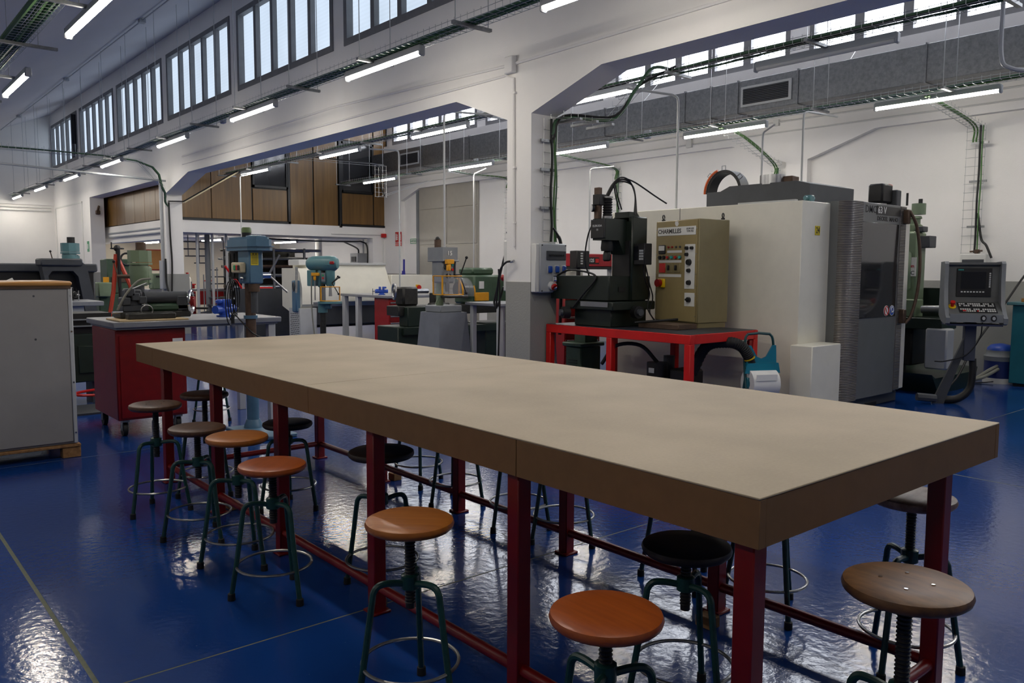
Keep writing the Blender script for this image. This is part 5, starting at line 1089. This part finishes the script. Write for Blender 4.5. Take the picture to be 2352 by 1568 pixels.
v = bx('vent_cabinet', LGREY, t, 7.38, 15.42, 0, 7.75, 15.95, 0.68, b=0.008, w=True)
m = MB()
for i in range(4):
    for j in range(12): m.box(7.372, 15.48+0.1*i+0.03*(j % 2), 0.12+0.04*j, 7.381, 15.54+0.1*i+0.03*(j % 2), 0.128+0.04*j)
o = m.build('vent_slots', BLACK, v, w=True); o['kind'] = 'stuff'
m = MB(); m.box(7.33, 15.5, 0.6, 7.45, 15.7, 1.25, b=0.02); m.build('blue_frame', BLUEM, t, w=True); MB().torus((7.28, 15.5, 1.12), 0.09, 0.012, 20, 6, axis=(1, -0.3, 0)).build('handwheel', DGREYM, t, w=True)
MB().tube([(7.32, 15.42, 1.52), (7.28, 15.38, 1.0)], 0.025, 6).build('door_edge', GALV, t, w=True)
MB().prism([(15.6, 0.26), (15.75, 0.48), (16.3, 0.48), (16.3, 0.26)], 'x', 7.8, 9.5).build('chip_chute', STEEL, t, w=True)
eb = bx('electric_box', BEIGE, t, 9.56, 15.42, 0.5, 10.7, 16.1, 1.36, b=0.008, w=True); bx('switch_plate', WARNY, eb, 10.2, 15.41, 1.02, 10.3, 15.425, 1.14, w=True); cy('switch_knob', REDP, eb, (10.27, 15.41, 1.08), (10.27, 15.37, 1.08), 0.05, n=14, w=True)
MB().prism([(9.80, 1.0), (9.90, 1.0), (9.85, 1.085)], 'y', 15.41, 15.42).build('warning_triangle', WARNY, eb, w=True)
t = thing('broom', 'blue handled brush standing behind the electric box of the lathe', 'broom', (10.5, 16.4, 0)); cy('handle', pm('deep_blue_plastic', (40, 40, 140), 0.4), t, (0, 0, 0.3), (0.02, 0, 1.72), 0.025); MB().prism([(-0.06, 0.9), (0.07, 0.9), (0.03, 1.45), (-0.02, 1.45)], 'y', -0.03, 0.03).build('dust_pan', MATS['deep_blue_plastic'], t); bx('brush_head', BLACK, t, -0.12, -0.04, 0, 0.12, 0.04, 0.32)
# ================================================================== GREY PEDESTAL DRILL "15"
t = thing('pedestal_drill', 'grey green drill number 15 on tapered grey pedestal with yellow guard', 'drill press', (6.7, 9.42, 0))
MB().add([(-0.30, -0.30, 0), (0.30, -0.30, 0), (0.30, 0.30, 0), (-0.30, 0.30, 0), (-0.235, -0.235, 0.89), (0.235, -0.235, 0.89), (0.235, 0.235, 0.89), (-0.235, 0.235, 0.89)], [(0, 1, 5, 4), (1, 2, 6, 5), (2, 3, 7, 6), (3, 0, 4, 7), (4, 5, 6, 7), (0, 3, 2, 1)]).build('pedestal', pm('pedestal_grey', (118, 122, 130), 0.55, var=0.1), t)
bx('base_plate', GREYM, t, -0.19, -0.19, 0.89, 0.19, 0.19, 0.985, b=0.012); cy('column', PGREEN, t, (-0.03, 0.05, 0.98), (-0.03, 0.05, 1.45), 0.052, n=18)
m = MB(); m.box(-0.11, -0.13, 1.30, 0.10, 0.14, 1.62, b=0.02); m.build('head', GREYM, t)
cv = MB().prism([(-0.13, -0.17), (0.11, -0.19), (0.13, -0.15), (0.13, 0.20), (-0.13, 0.20)], 'z', 1.62, 1.80).build('belt_cover', GREYM, t); MB().box(-0.135, -0.195, 1.60, 0.135, 0.205, 1.625, b=0.006).build('cover_lip', GREYM, cv)
text('number_print', '15', 0.085, PLASTW, cv, facing(-0.06, -1, (-0.02, -0.184, 1.715)), 0.0015)
cy('motor_cap', BROWNI, t, (-0.06, 0.05, 1.80), (-0.06, 0.05, 1.91), 0.05, n=16); MB().ball((-0.06, 0.05, 1.92), 0.035).build('motor_eye', IRON, t)
m = MB(); m.box(-0.02, -0.24, 1.575, 0.02, -0.1, 1.63, b=0.006); m.box(-0.12, -0.26, 1.565, 0.0, -0.2, 1.63, b=0.006); m.box(-0.10, -0.26, 1.47, -0.05, -0.2, 1.565, b=0.01); m.build('guard_mount', YELLOW, t); cy('guard_rod', STEEL, t, (-0.075, -0.23, 1.15), (-0.075, -0.23, 1.48), 0.011)
sw = bx('switch_plate', GREYM, t, 0.10, -0.15, 1.42, 0.115, -0.07, 1.60, b=0.003)
for z, mt in ((1.56, CYANP), (1.49, REDP)): cy('button', mt, t, (0.06, -0.13, z), (0.06, -0.145, z), 0.018, n=12)
m = MB(); m.cyl((-0.02, -0.13, 1.40), (-0.02, -0.17, 1.40), 0.035); m.cyl((-0.06, -0.13, 1.52), (-0.06, -0.16, 1.52), 0.03); m.build('gear_knob', IRON, t)
m = MB(); m.cyl((0.10, -0.1, 1.40), (0.20, -0.14, 1.40), 0.03); m.build('feed_hub', BLACK, t)
for p in ((0.26, -0.2, 1.66), (0.24, -0.22, 1.16)):
    l = MB().cyl((0.19, -0.14, 1.40), p, 0.009).build('feed_lever', BLACK, t); MB().ball(p, 0.022).build('lever_knob', BLACK, l)
guard(t, 0.0, -0.1, 1.14, 1.40, 0.20, R(150), R(360)); cy('chuck', STEEL, t, (-0.01, -0.1, 1.18), (-0.01, -0.1, 1.32), 0.03); bx('work_table', IRON, t, -0.05, -0.22, 1.09, 0.28, 0.02, 1.12, b=0.006); cy('stay', PGREEN, t, (-0.17, -0.05, 1.0), (-0.06, -0.1, 1.3), 0.013)
# ================================================================== DARK GREEN LATHE
t = thing('engine_lathe', 'dark green engine lathe with yellow chuck guard behind the pedestal drill', 'lathe', (7.6, 10.6, 0))
bx('pedestal', DGREEN, t, 6.52, 10.35, 0, 7.0, 10.95, 0.62, b=0.012, w=True); bx('pedestal', DGREEN, t, 8.2, 10.35, 0, 8.9, 10.95, 0.62, b=0.012, w=True); bx('chip_pan', DGREEN, t, 6.6, 10.3, 0.5, 8.9, 10.95, 0.6, w=True)
m = MB()
for k in range(5): m.box(6.62, 10.342, 0.14+0.03*k, 6.74, 10.35, 0.152+0.03*k)
m.build('vent_slots', BLACK, t, w=True)
bx('bed', IRON, t, 6.6, 10.45, 0.78, 8.6, 10.8, 0.93, b=0.01, w=True); bx('carriage_box', DGREEN, t, 6.7, 10.35, 0.62, 7.25, 10.6, 0.92, b=0.012, w=True); bx('apron', IRON, t, 7.15, 10.36, 0.75, 7.5, 10.5, 0.97, b=0.02, w=True)
bx('tailstock', IRON, t, 6.72, 10.5, 0.93, 7.0, 10.75, 1.22, b=0.03, w=True); cy('tail_quill', STEEL, t, (7.0, 10.62, 1.15), (7.25, 10.62, 1.15), 0.035, w=True)
hw = MB().torus((6.62, 10.6, 1.15), 0.115, 0.017, 28, 8, axis=(1, -0.35, 0)).build('handwheel', STEEL, t, w=True); m = MB()
for a in (0.5, 2.6, 4.7): m.cyl((6.62, 10.6, 1.15), (6.62+0.035*math.cos(a), 10.6+0.1*math.cos(a), 1.15+0.11*math.sin(a)), 0.012)
m.build('wheel_spokes', DGREYM, hw, w=True); bx('headstock', GREENM, t, 8.0, 10.4, 0.93, 8.7, 10.95, 1.40, b=0.03, w=True); bx('gear_cover', GREENM, t, 8.05, 10.5, 1.40, 8.5, 10.9, 1.52, b=0.03, w=True)
cy('chuck', IRON, t, (7.86, 10.66, 1.16), (8.02, 10.66, 1.16), 0.13, n=24, w=True); bx('tool_post', IRON, t, 7.3, 10.5, 0.95, 7.5, 10.66, 1.12, b=0.01, w=True)
bx('number_card', PLASTW, t, 8.1, 10.39, 1.18, 8.2, 10.40, 1.30, w=True)
vs = []; fs = []; m2 = MB(); n = 12
for i in range(n+1):
    a = R(-15)+R(160)*i/n; c = (10.62-0.22*math.cos(a), 1.12+0.24*math.sin(a)); vs += [(7.78, c[0], c[1]), (8.02, c[0], c[1])]
for i in range(n): fs.append((2*i, 2*i+2, 2*i+3, 2*i+1))
g = MB().add(vs, fs).build('chuck_guard', CLEARP, t, w=True)
for x in (7.78, 8.02): m2.tube([(x, 10.62-0.22*math.cos(R(-15)+R(160)*i/n), 1.12+0.24*math.sin(R(-15)+R(160)*i/n)) for i in range(n+1)], 0.013, 6)
m2.box(8.02, 10.38, 0.98, 8.3, 10.43, 1.12, b=0.008); m2.build('guard_frame', YELLOW, t, w=True)
# bench and boxes behind pier
t = thing('steel_bench', 'grey steel bench half hidden behind the first pier', 'workbench', (7.4, 8.9, 0))
bx('top', BENCH, t, 6.95, 8.45, 0.99, 7.66, 9.25, 1.03, b=0.006, w=True)
for (x, y) in ((7.05, 9.18), (7.0, 8.52), (7.58, 9.18)): bx('leg', LGREY, t, x-0.035, y-0.035, 0, x+0.035, y+0.035, 0.99, b=0.004, w=True)
t = thing('surface_grinder', 'green grinder body with yellow control box behind the first pier', 'machine', (8.8, 10.0, 0))
bx('body', GREENM, t, 8.95, 9.9, 0, 9.9, 10.8, 1.3, b=0.02, w=True); bx('control_box', YELLOW, t, 8.93, 10.0, 1.3, 9.1, 10.25, 1.58, b=0.008, w=True); bx('shelf_box', LGREY, t, 8.95, 10.0, 1.58, 9.2, 10.2, 1.88, b=0.006, w=True); bx('probe_base', IRON, t, 8.98, 10.4, 1.3, 9.1, 10.55, 1.36, b=0.01, w=True); cy('probe_rod', STEEL, t, (9.02, 10.5, 1.35), (9.02, 10.72, 1.55), 0.012, w=True)
tb('cable', BLACK, t, [(9.0, 10.1, 1.88), (8.98, 10.0, 2.1), (8.8, 9.7, 2.2), (8.6, 9.5, 2.1)], 0.03, 7, w=True)
t = thing('electric_box', 'white electric box with cables on the back of the first pier', 'electric box', (6.05, 7.06, 1.2))
bx('case', PLASTW, t, 5.88, 7.0, 1.25, 6.2, 7.10, 1.82, b=0.01, w=True); cy('red_plug', REDP, t, (5.95, 7.09, 1.40), (5.95, 7.18, 1.40), 0.04, w=True)
tb('cable', BLACK, t, [(5.9, 7.04, 1.76), (5.89, 7.1, 1.62), (5.88, 7.2, 1.3), (5.87, 7.25, 1.12), (5.88, 7.2, 1.08), (5.9, 7.12, 1.3)], 0.012, 7, w=True); tb('cable', BLACK, t, [(5.87, 7.17, 1.5), (5.88, 7.16, 1.2), (5.88, 7.18, 0.6), (5.88, 7.2, 0.02)], 0.011, 7, w=True)
t = thing('air_hose', 'black air hose plugged to the painted pipe on the first pier', 'hose', (5.8, 6.9, 1.5))
tb('hose', BLACK, t, [(5.81, 6.86, 1.585), (5.79, 6.95, 1.57), (5.79, 7.05, 1.47), (5.82, 7.14, 1.2), (5.83, 7.16, 1.05)], 0.012, 7, w=True); cy('coupling', STEEL, t, (5.81, 6.83, 1.588), (5.81, 6.89, 1.58), 0.015, w=True)
# ================================================================== MACHINES BEHIND THE SPARK ERODER
drawers((6.86, 7.1, 0), 0.48, 0.45, 1.28, 8, 'tall red drawer cabinet between the pier and the spark erosion machine', rot=R(-20))
dc = [o for o in bpy.data.objects if o.name == 'drawer_cabinet.001'][0]; text('maker_print', 'AMCO', 0.15, BLACK, dc, MF(0.24, 0.48, -0.002), 0.004)
t = thing('panel_saw', 'red beamed wall saw with cream gearbox behind the socket panel', 'saw', (8.4, 8.6, 0))
bx('beam', pm('crimson_paint', (158, 22, 36), 0.4), t, 7.75, 8.45, 1.54, 9.2, 8.6, 1.73, b=0.01, w=True); bx('beam_rail', BLACK, t, 7.75, 8.44, 1.50, 9.2, 8.6, 1.54, w=True); bx('post', MATS['crimson_paint'], t, 7.72, 8.5, 0, 7.84, 8.75, 1.6, b=0.008, w=True)
pl = bx('name_plate', BLACK, t, 8.52, 8.446, 1.58, 8.86, 8.452, 1.68, w=True); text('name_print', 'SUR 125', 0.07, PLASTW, pl, facing(0, -1, (8.63, 8.4455, 1.63)), 0.0012, w=True); bx('name_badge', REDBR, pl, 8.78, 8.443, 1.60, 8.85, 8.447, 1.66, w=True)
bx('end_plate', LGREY, t, 9.2, 8.4, 0.9, 9.32, 8.6, 2.0, w=True)
gb = MB().box(7.72, 8.2, 1.1, 8.3, 8.44, 1.50, b=0.03).build('gearbox', BEIGE, t, w=True); cy('gear_knob', BROWNI, gb, (7.9, 8.2, 1.28), (7.9, 8.16, 1.28), 0.03, w=True); cy('gear_boss', BLACK, gb, (7.8, 8.2, 1.42), (7.8, 8.17, 1.42), 0.035, w=True); cy('side_knob', BLACK, gb, (8.3, 8.25, 1.3), (8.38, 8.22, 1.3), 0.05, w=True)
ct = bx('control_box', BLACK, t, 7.95, 8.0, 1.52, 8.2, 8.15, 1.76, b=0.01, w=True); m = MB()
for k in range(5): m.box(8.02, 7.993, 1.57+0.035*k, 8.06, 8.0, 1.59+0.035*k)
m.build('control_keys', LGREY, ct, w=True); cy('control_neck', BLACK, ct, (8.08, 8.1, 1.3), (8.08, 8.1, 1.53), 0.03, w=True)
t = thing('green_pillar_base', 'green cast machine base with louvres under the spark erosion machine', 'machine base', (7.0, 6.9, 0))
bx('pillar', GREENM, t, 6.78, 6.66, 0.62, 6.98, 6.86, 1.0, b=0.012, w=True); bx('flange', GREENM, t, 6.62, 6.58, 0.60, 7.02, 6.90, 0.645, b=0.01, w=True); bx('body', GREENM, t, 6.66, 6.62, 0.0, 7.0, 6.88, 0.60, b=0.015, w=True); m = MB()
for k in range(4): m.box(6.652, 6.68, 0.34+0.03*k, 6.66, 6.82, 0.352+0.03*k)
m.build('louvre', DGREEN, t, w=True)
tag(cy('lever_bar', STEEL, None, (6.28, 6.62, 0.3), (6.24, 6.64, 0.86), 0.011), 'shiny steel bar leaning behind the red table leg', 'bar')
# ================================================================== LEFT BACKGROUND
t = thing('heavy_machine', 'long black machine bed with grey cast frame behind the grey cabinet', 'machine', (2.6, 15.6, 0))
bx('bed', BLACK, t, 0.6, 15.3, 0.0, 3.55, 16.1, 1.45, b=0.03, w=True); bx('bed_rail', DGREYM, t, 0.6, 15.25, 1.42, 3.58, 16.1, 1.56, b=0.02, w=True)
fx = 0.45
MB().prism([(2.62+(x-2.0)*0.72, z) for x, z in [(2.0, 1.52), (2.08, 1.60), (2.78, 1.60), (2.9, 1.52), (3.1, 0.7), (2.85, 0.7), (2.72, 1.35), (2.62, 1.44), (2.2, 1.44), (2.12, 1.36), (2.3, 0.7), (2.18, 0.7)]], 'y', 14.6, 14.9).build('cast_frame', DGREYM, t, w=True); bx('frame_web', BLACKFR, t, 2.75, 14.85, 0.3, 3.15, 15.0, 1.5, w=True); bx('frame_top', DGREYM, t, 2.60, 14.55, 1.52, 3.2, 15.0, 1.64, b=0.02, w=True)
bx('foot', DGREYM, t, 2.62, 14.95, 0, 3.4, 15.3, 0.7, b=0.03, w=True); bx('foot', DGREYM, t, 2.75, 14.6, 0, 3.15, 14.95, 0.7, b=0.03, w=True)
bench_drill((3.43, 16.6, 1.02), R(-35), 'teal bench drill standing behind the black machine bed', TEALM, BLACK, 1.45)
t = thing('drill_stand', 'dark steel stand carrying the teal bench drill', 'stand', (3.43, 16.6, 0)); bx('top', DGREYM, t, -0.2, -0.2, 0.97, 0.2, 0.2, 1.02, b=0.01); bx('body', DGREYM, t, -0.17, -0.17, 0, 0.17, 0.17, 0.97, b=0.02)
t = thing('steel_bench', 'grey steel bench between the grey cabinet and the red cart', 'workbench', (2.7, 12.6, 0))
bx('top', BENCH, t, 1.9, 12.3, 0.97, 2.95, 13.2, 1.03, b=0.006, w=True); bx('leg', LGREY, t, 2.55, 12.4, 0, 2.72, 12.5, 0.97, b=0.006, w=True); bx('leg', LGREY, t, 2.55, 13.0, 0, 2.72, 13.1, 0.97, b=0.006, w=True); bx('shelf', DGREYM, t, 1.9, 12.3, 0.62, 2.95, 13.1, 0.66, w=True)
bench_vise((2.62, 12.9, 1.03), R(120), 'black and blue vise on the bench behind the grey cabinet', 1.1, BLACK)
cy_f = thing('small_fan', 'round cream motor on the bench shelf behind the grey cabinet', 'motor', (2.2, 12.35, 0.66)); cy('drum', BEIGE, cy_f, (0, 0, 0.12), (0.16, 0, 0.12), 0.12, n=20); bx('foot', BEIGE, cy_f, 0, -0.08, 0, 0.16, 0.08, 0.03)
t = thing('green_base_machine', 'dark green machine cabinet with shelf rails behind the grey cabinet', 'machine', (2.0, 9.6, 0))
bx('cabinet', DGREEN, t, 1.75, 9.7, 0.25, 2.35, 10.2, 0.78, b=0.012, w=True); bx('cabinet_door', DGREEN, t, 2.05, 9.68, 0.35, 2.33, 9.70, 0.65, b=0.006, w=True); bx('leg', DGREEN, t, 1.75, 9.7, 0, 1.9, 10.2, 0.25, w=True); bx('leg', DGREYM, t, 2.2, 9.8, 0, 2.3, 10.1, 0.25, w=True)
for z in (0.86, 0.93): bx('rail', GREYM, t, 1.7, 9.65, z, 2.4, 9.7, z+0.012, w=True)
bx('back_box', BLACK, t, 1.75, 9.72, 0.78, 2.4, 10.2, 1.0, w=True); tb('foot_bar', REDP, t, [(2.35, 9.5, 0.2), (2.0, 9.45, 0.18), (1.95, 9.4, 0.16), (2.1, 9.35, 0.15), (2.4, 9.35, 0.15)], 0.015, 7, w=True); bx('floor_tray', DGREYM, t, 1.7, 9.0, 0, 2.4, 9.6, 0.02, w=True)
t = thing('green_shaper', 'green machine with handwheels beside the orange jib', 'machine', (4.15, 16.9, 0))
bx('body', GREENM, t, 3.9, 16.6, 0, 4.5, 17.3, 1.0, b=0.02, w=True); bx('tower', GREENM, t, 4.08, 16.7, 1.0, 4.5, 17.2, 1.66, b=0.02, w=True); bx('front_box', PGREEN, t, 3.85, 16.4, 0.95, 4.1, 16.8, 1.22, b=0.02, w=True); bx('name_strip', BROWNI, t, 4.15, 16.68, 1.22, 4.45, 16.7, 1.32, w=True); bx('yellow_tag', YELLOW, t, 3.98, 16.58, 1.22, 4.08, 16.6, 1.32, w=True)
MB().torus((4.42, 16.65, 1.66), 0.11, 0.02, 20, 6, axis=(0.2, -1, 0)).build('handwheel', BLACK, t, w=True); m = MB(); m.torus((4.3, 16.8, 1.86), 0.11, 0.014, 20, 6); m.cyl((4.3, 16.8, 1.62), (4.3, 16.8, 1.86), 0.03); m.cyl((4.2, 16.8, 1.86), (4.2, 16.8, 1.98), 0.012); m.build('top_wheel', BLACK, t, w=True)
t = thing('lifting_jib', 'orange red lifting jib beside the green machine', 'jib', (3.75, 14.7, 0))
m = MB(); m.tube([(3.45, 14.6, 0.0), (3.68, 14.7, 1.1), (3.74, 14.7, 1.72)], 0.035, 6); m.tube([(3.74, 14.7, 1.72), (3.92, 14.6, 1.2), (4.1, 14.5, 0.0)], 0.035, 6); m.build('frame', pm('orange_red_paint', (190, 62, 36), 0.45), t, w=True); MB().ball((3.76, 14.7, 1.82), 0.055).build('knob', BLACK, t, w=True); cy('chain', BLACK, t, (3.77, 14.65, 1.0), (3.77, 14.65, 1.8), 0.025, w=True)
# ================================================================== UNDER THE MEZZANINE
drawers((6.85, 22.3, 0), 0.8, 0.6, 0.86, 5, 'red drawer cabinet under the bench behind the second pier')
t = thing('steel_bench', 'grey topped bench in the bay under the mezzanine', 'workbench', (7.4, 22.8, 0)); bx('top', BENCH, t, 6.45, 22.35, 0.87, 8.6, 23.1, 0.93, b=0.006, w=True); bx('leg', LGREY, t, 8.45, 22.3, 0, 8.55, 22.9, 0.87, w=True); bx('leg', LGREY, t, 6.5, 22.3, 0, 6.6, 22.9, 0.87, w=True); bx('red_front', DRED, t, 7.7, 22.28, 0.5, 8.4, 22.3, 0.87, w=True)
t = thing('green_monitor', 'pale green machine cover standing on the bench under the mezzanine', 'machine', (6.7, 22.5, 0.93)); bx('body', PGREEN, t, 6.55, 22.35, 0.93, 6.85, 22.7, 1.35, b=0.03, w=True); bx('slot', BLACK, t, 6.64, 22.34, 1.24, 6.73, 22.352, 1.29, w=True)
t = thing('oil_can', 'white plastic canister with red cap on the mezzanine bench', 'canister', (7.5, 22.5, 0.93)); MB().lathe([(0.09, 0), (0.09, 0.28), (0.04, 0.36), (0.03, 0.40)], n=16).build('can', PLASTW, t); cy('cap', REDP, t, (0, 0, 0.40), (0, 0, 0.44), 0.035)
t = thing('parts_bin', 'red bin on the mezzanine bench', 'bin', (7.55, 22.75, 0.93)); bx('bin', DRED, t, -0.2, -0.1, 0, 0.2, 0.1, 0.12, b=0.01); bx('rim', REDP, t, -0.22, -0.12, 0.10, 0.22, 0.12, 0.13)
t = thing('paint_pot', 'white pot with red lid on the mezzanine bench', 'pot', (8.05, 22.5, 0.93)); MB().lathe([(0.10, 0), (0.11, 0.2)], n=16).build('pot', PLASTW, t); MB().lathe([(0.115, 0.2), (0.115, 0.23)], n=16).build('lid', REDP, t)
t = thing('notice_board', 'brown notice board with red frame on the cream wall', 'board', (8.1, 27.45, 1.4)); bx('board', CARD, t, 7.6, 27.44, 1.45, 8.35, 27.49, 2.05, w=True); bx('frame', DRED, t, 7.57, 27.46, 1.42, 8.38, 27.495, 2.08, w=True)
t = thing('socket_panel', 'grey distribution box on the cream wall under the mezzanine', 'socket panel', (8.7, 27.4, 1.3)); bx('case', PLASTG, t, 8.6, 27.38, 1.1, 8.9, 27.5, 1.75, b=0.01, w=True); bx('window', DGREYM, t, 8.64, 27.37, 1.5, 8.86, 27.385, 1.65, w=True); m = MB()
for k in range(3): bx('socket', BLUEP, t, 8.63+0.09*k, 27.36, 1.2, 8.69+0.09*k, 27.385, 1.3, w=True)
t = thing('electric_box', 'narrow grey electric box on the second pier with conduit above', 'electric box', (5.8, 19.0, 1.0)); bx('case', PLASTG, t, 5.76, 18.9, 1.02, 5.842, 19.12, 1.66, b=0.008, w=True); cy('conduit', PLASTG, t, (5.81, 19.0, 1.66), (5.81, 19.0, 3.45), 0.03, n=8, w=True)
tb('cable', BLACK, t, [(5.82, 18.86, 1.7), (5.82, 18.85, 1.2), (5.84, 18.8, 0.95), (5.80, 19.0, 0.86)], 0.02, 6, w=True)
# spiral stair
t = thing('spiral_stair', 'grey steel spiral stair with dark treads under the mezzanine', 'stairs', (7.6, 21.2, 0))
cy('newel', GREYM, t, (0, 0, 0), (0, 0, 2.36), 0.07, n=14)
for k in range(12):
    a = R(-150)+k*R(30); z = 0.2+0.18*k
    if z > 2.3: break
    m = MB(); m.prism([(0.05*math.cos(a-1.57), 0.05*math.sin(a-1.57)), (0.62*math.cos(a-0.24), 0.62*math.sin(a-0.24)), (0.62*math.cos(a+0.24), 0.62*math.sin(a+0.24)), (0.05*math.cos(a+1.57), 0.05*math.sin(a+1.57))], 'z', z-0.03, z); m.build('tread', DGREYM, t)
    cy('baluster', GREYM, t, (0.62*math.cos(a), 0.62*math.sin(a), z), (0.62*math.cos(a), 0.62*math.sin(a), min(2.36, z+0.95)), 0.014, n=6)
for i, x in enumerate((7.13, 7.51, 7.87, 11.15)):
    tag(cy('mezzanine_post', LGREY if i < 3 else WHITE, None, (x, 20.6 if i < 3 else 22.0, 0), (x, 20.6 if i < 3 else 22.0, 2.36), 0.035 if i < 3 else 0.10, n=12), ('slim grey post under the mezzanine, first beside the second pier', 'slim grey post under the mezzanine, middle of three', 'slim grey post under the mezzanine, hidden by the blue drill', 'thick white round post behind the teal drill')[i], 'post')
t = thing('red_crane', 'red tubular engine crane behind the dark panel under the mezzanine', 'crane', (7.9, 19.9, 0)); tb('arm', REDP, t, [(7.55, 19.9, 1.55), (8.0, 19.9, 0.95)], 0.03, 6, 1, w=True); bx('hood', REDBR, t, 8.0, 19.7, 0.0, 8.75, 20.0, 1.02, b=0.05, w=True)
tag(bx('machine_stand_in', DGREYM, None, 6.75, 17.2, 0.0, 8.3, 17.24, 1.05), 'dark grey panel standing in for a machine behind the blue drill', 'screen')  # flat panel standing in for a dark grey machine
# stock rack
t = thing('stock_rack', 'steel stock rack loaded with bars and tubes under the mezzanine', 'rack', (9.2, 21.5, 0))
for x in (8.55, 9.4, 10.3):
    for y in (21.2, 22.2): bx('upright', GREYM, t, x-0.025, y-0.025, 0, x+0.025, y+0.025, 2.05, w=True)
for z in (0.3, 0.65, 0.95, 1.25, 1.5, 1.72, 1.95): 
    for x in (8.55, 9.4, 10.3): bx('arm', GREYM, t, x-0.02, 21.2, z-0.02, x+0.02, 22.2, z, w=True)
bx('added_dark_sheet', IRON, t, 8.4, 22.22, 0.1, 10.5, 22.25, 2.0, w=True)  # dark sheet added so the open rack reads as a dark mass
rnd = random.Random(3); n_ = 0
for z in (0.3, 0.65, 0.95, 1.25, 1.5, 1.72, 1.95):
    for k in range(9):
        r = rnd.uniform(0.025, 0.05); y = 21.24+0.11*k; mt = rnd.choice((BROWNI, STEEL, IRON, BROWNI, GALV)); x0 = 8.2+rnd.uniform(0, 0.3)
        cy('stock_bar', mt, t, (x0, y, z+r), (x0+rnd.uniform(1.9, 2.4), y, z+r), r, n=7, w=True)
t = thing('wall_cabinet', 'grey wall box with cables at the back under the mezzanine', 'electric box', (12.2, 22, 1.5)); bx('case', PLASTG, t, 12.05, 21.3, 1.45, 12.40, 21.75, 1.95, b=0.01, w=True); bx('meter', DGREYM, t, 12.03, 21.4, 1.7, 12.05, 21.65, 1.85, w=True); tb('cable', BLACK, t, [(12.2, 21.5, 1.95), (12.2, 21.6, 2.1), (12.1, 22.2, 2.3)], 0.025, 6, w=True); cy('conduit', PLASTG, t, (12.3, 21.4, 1.95), (12.3, 21.4, 2.36), 0.025, w=True)
t = thing('cable_tray', 'wire cable tray hung under the mezzanine with black cables', 'cable tray', (10.5, 20.6, 2.25)); m = MB()
for s in (-0.1, 0, 0.1): m.cyl((8.9, 20.7+s, 2.24), (12.2, 20.7+s, 2.24), 0.004, n=4)
for k in range(28): m.cyl((8.9+0.12*k, 20.58, 2.24), (8.9+0.12*k, 20.82, 2.24), 0.004, n=4)
o = m.build('mesh_wires', ZINC, t, w=True); o['kind'] = 'stuff'; tb('cable', BLACK, t, [(8.9, 20.7, 2.28), (10.5, 20.7, 2.25), (11.6, 20.7, 2.27), (11.8, 20.6, 2.26), (11.88, 20.45, 2.1), (11.88, 20.45, 1.4)], 0.022, 6, w=True)
# ================================================================== SIGNS
t = thing('fire_signs', 'pair of red fire equipment signs on the far wall', 'sign', (12.29, 19.45, 2.3))
for i, y in enumerate((19.52, 19.36)):
    s = bx('sign_plate', REDP, t, 12.285, y-0.075, 2.24, 12.297, y+0.075, 2.52, w=True); bx('sign_plate', REDP, t, 12.285, y-0.075, 2.13, 12.297, y+0.075, 2.225, w=True)
    m = MB(); m.box(12.280, y+0.005, 2.29, 12.286, y+0.045, 2.46); m.cyl((12.28, y+0.025, 2.46), (12.286, y+0.025, 2.46), 0.02)
    for k in range(3): m.box(12.280, y-0.05, 2.30+0.055*k, 12.286, y-0.015, 2.34+0.055*k)
    m.build('pictogram', PLASTW, s, w=True); text('sign_print', 'EXTINTOR', 0.03, PLASTW, t, facing(-1, 0, (12.2845, y, 2.178)), w=True)
t = thing('exit_sign', 'small green and white exit sign on the far wall beside the door', 'sign', (12.29, 18.9, 2.25)); bx('plate', PLASTW, t, 12.40, 18.70, 2.19, 12.412, 19.0, 2.32, w=True); m = MB(); m.box(12.396, 18.70, 2.19, 12.401, 19.0, 2.205); m.box(12.396, 18.70, 2.305, 12.401, 19.0, 2.32); m.box(12.396, 18.70, 2.2, 12.401, 18.712, 2.31); m.box(12.396, 18.988, 2.2, 12.401, 19.0, 2.31); m.build('border', GREENP, t, w=True); text('print', 'SORTIDA', 0.062, GREENP, t, facing(-1, 0, (12.398, 18.85, 2.255)), 0.001, w=True)
t = thing('exit_sign', 'small green exit sign on the white wall at the end of the arcade', 'sign', (5.84, 25.9, 2.0)); bx('plate', GREENP, t, 5.838, 25.75, 1.95, 5.848, 25.95, 2.25, w=True); bx('print', PLASTW, t, 5.834, 25.8, 2.03, 5.839, 25.9, 2.17, w=True)
t = thing('fire_alarm', 'red fire alarm sounder at the end of the mezzanine beam', 'alarm', (12.25, 20.1, 2.4)); bx('body', REDP, t, 12.15, 20.06, 2.38, 12.29, 20.15, 2.49, b=0.012, w=True); cy('conduit', PLASTW, t, (12.15, 20.14, 2.45), (10.6, 20.14, 2.44), 0.012, n=6, w=True); cy('conduit', PLASTW, t, (12.22, 20.14, 0.5), (12.22, 20.14, 2.38), 0.012, n=6, w=True)
t = thing('wall_lamp', 'small dark wall fixture on the third pier face', 'fixture', (6.05, 25.45, 3.1)); bx('body', BROWNI, t, 5.98, 25.40, 3.0, 6.1, 25.49, 3.12, b=0.02, w=True); cy('arm', BROWNI, t, (6.04, 25.45, 3.12), (6.08, 25.47, 3.25), 0.03, w=True)
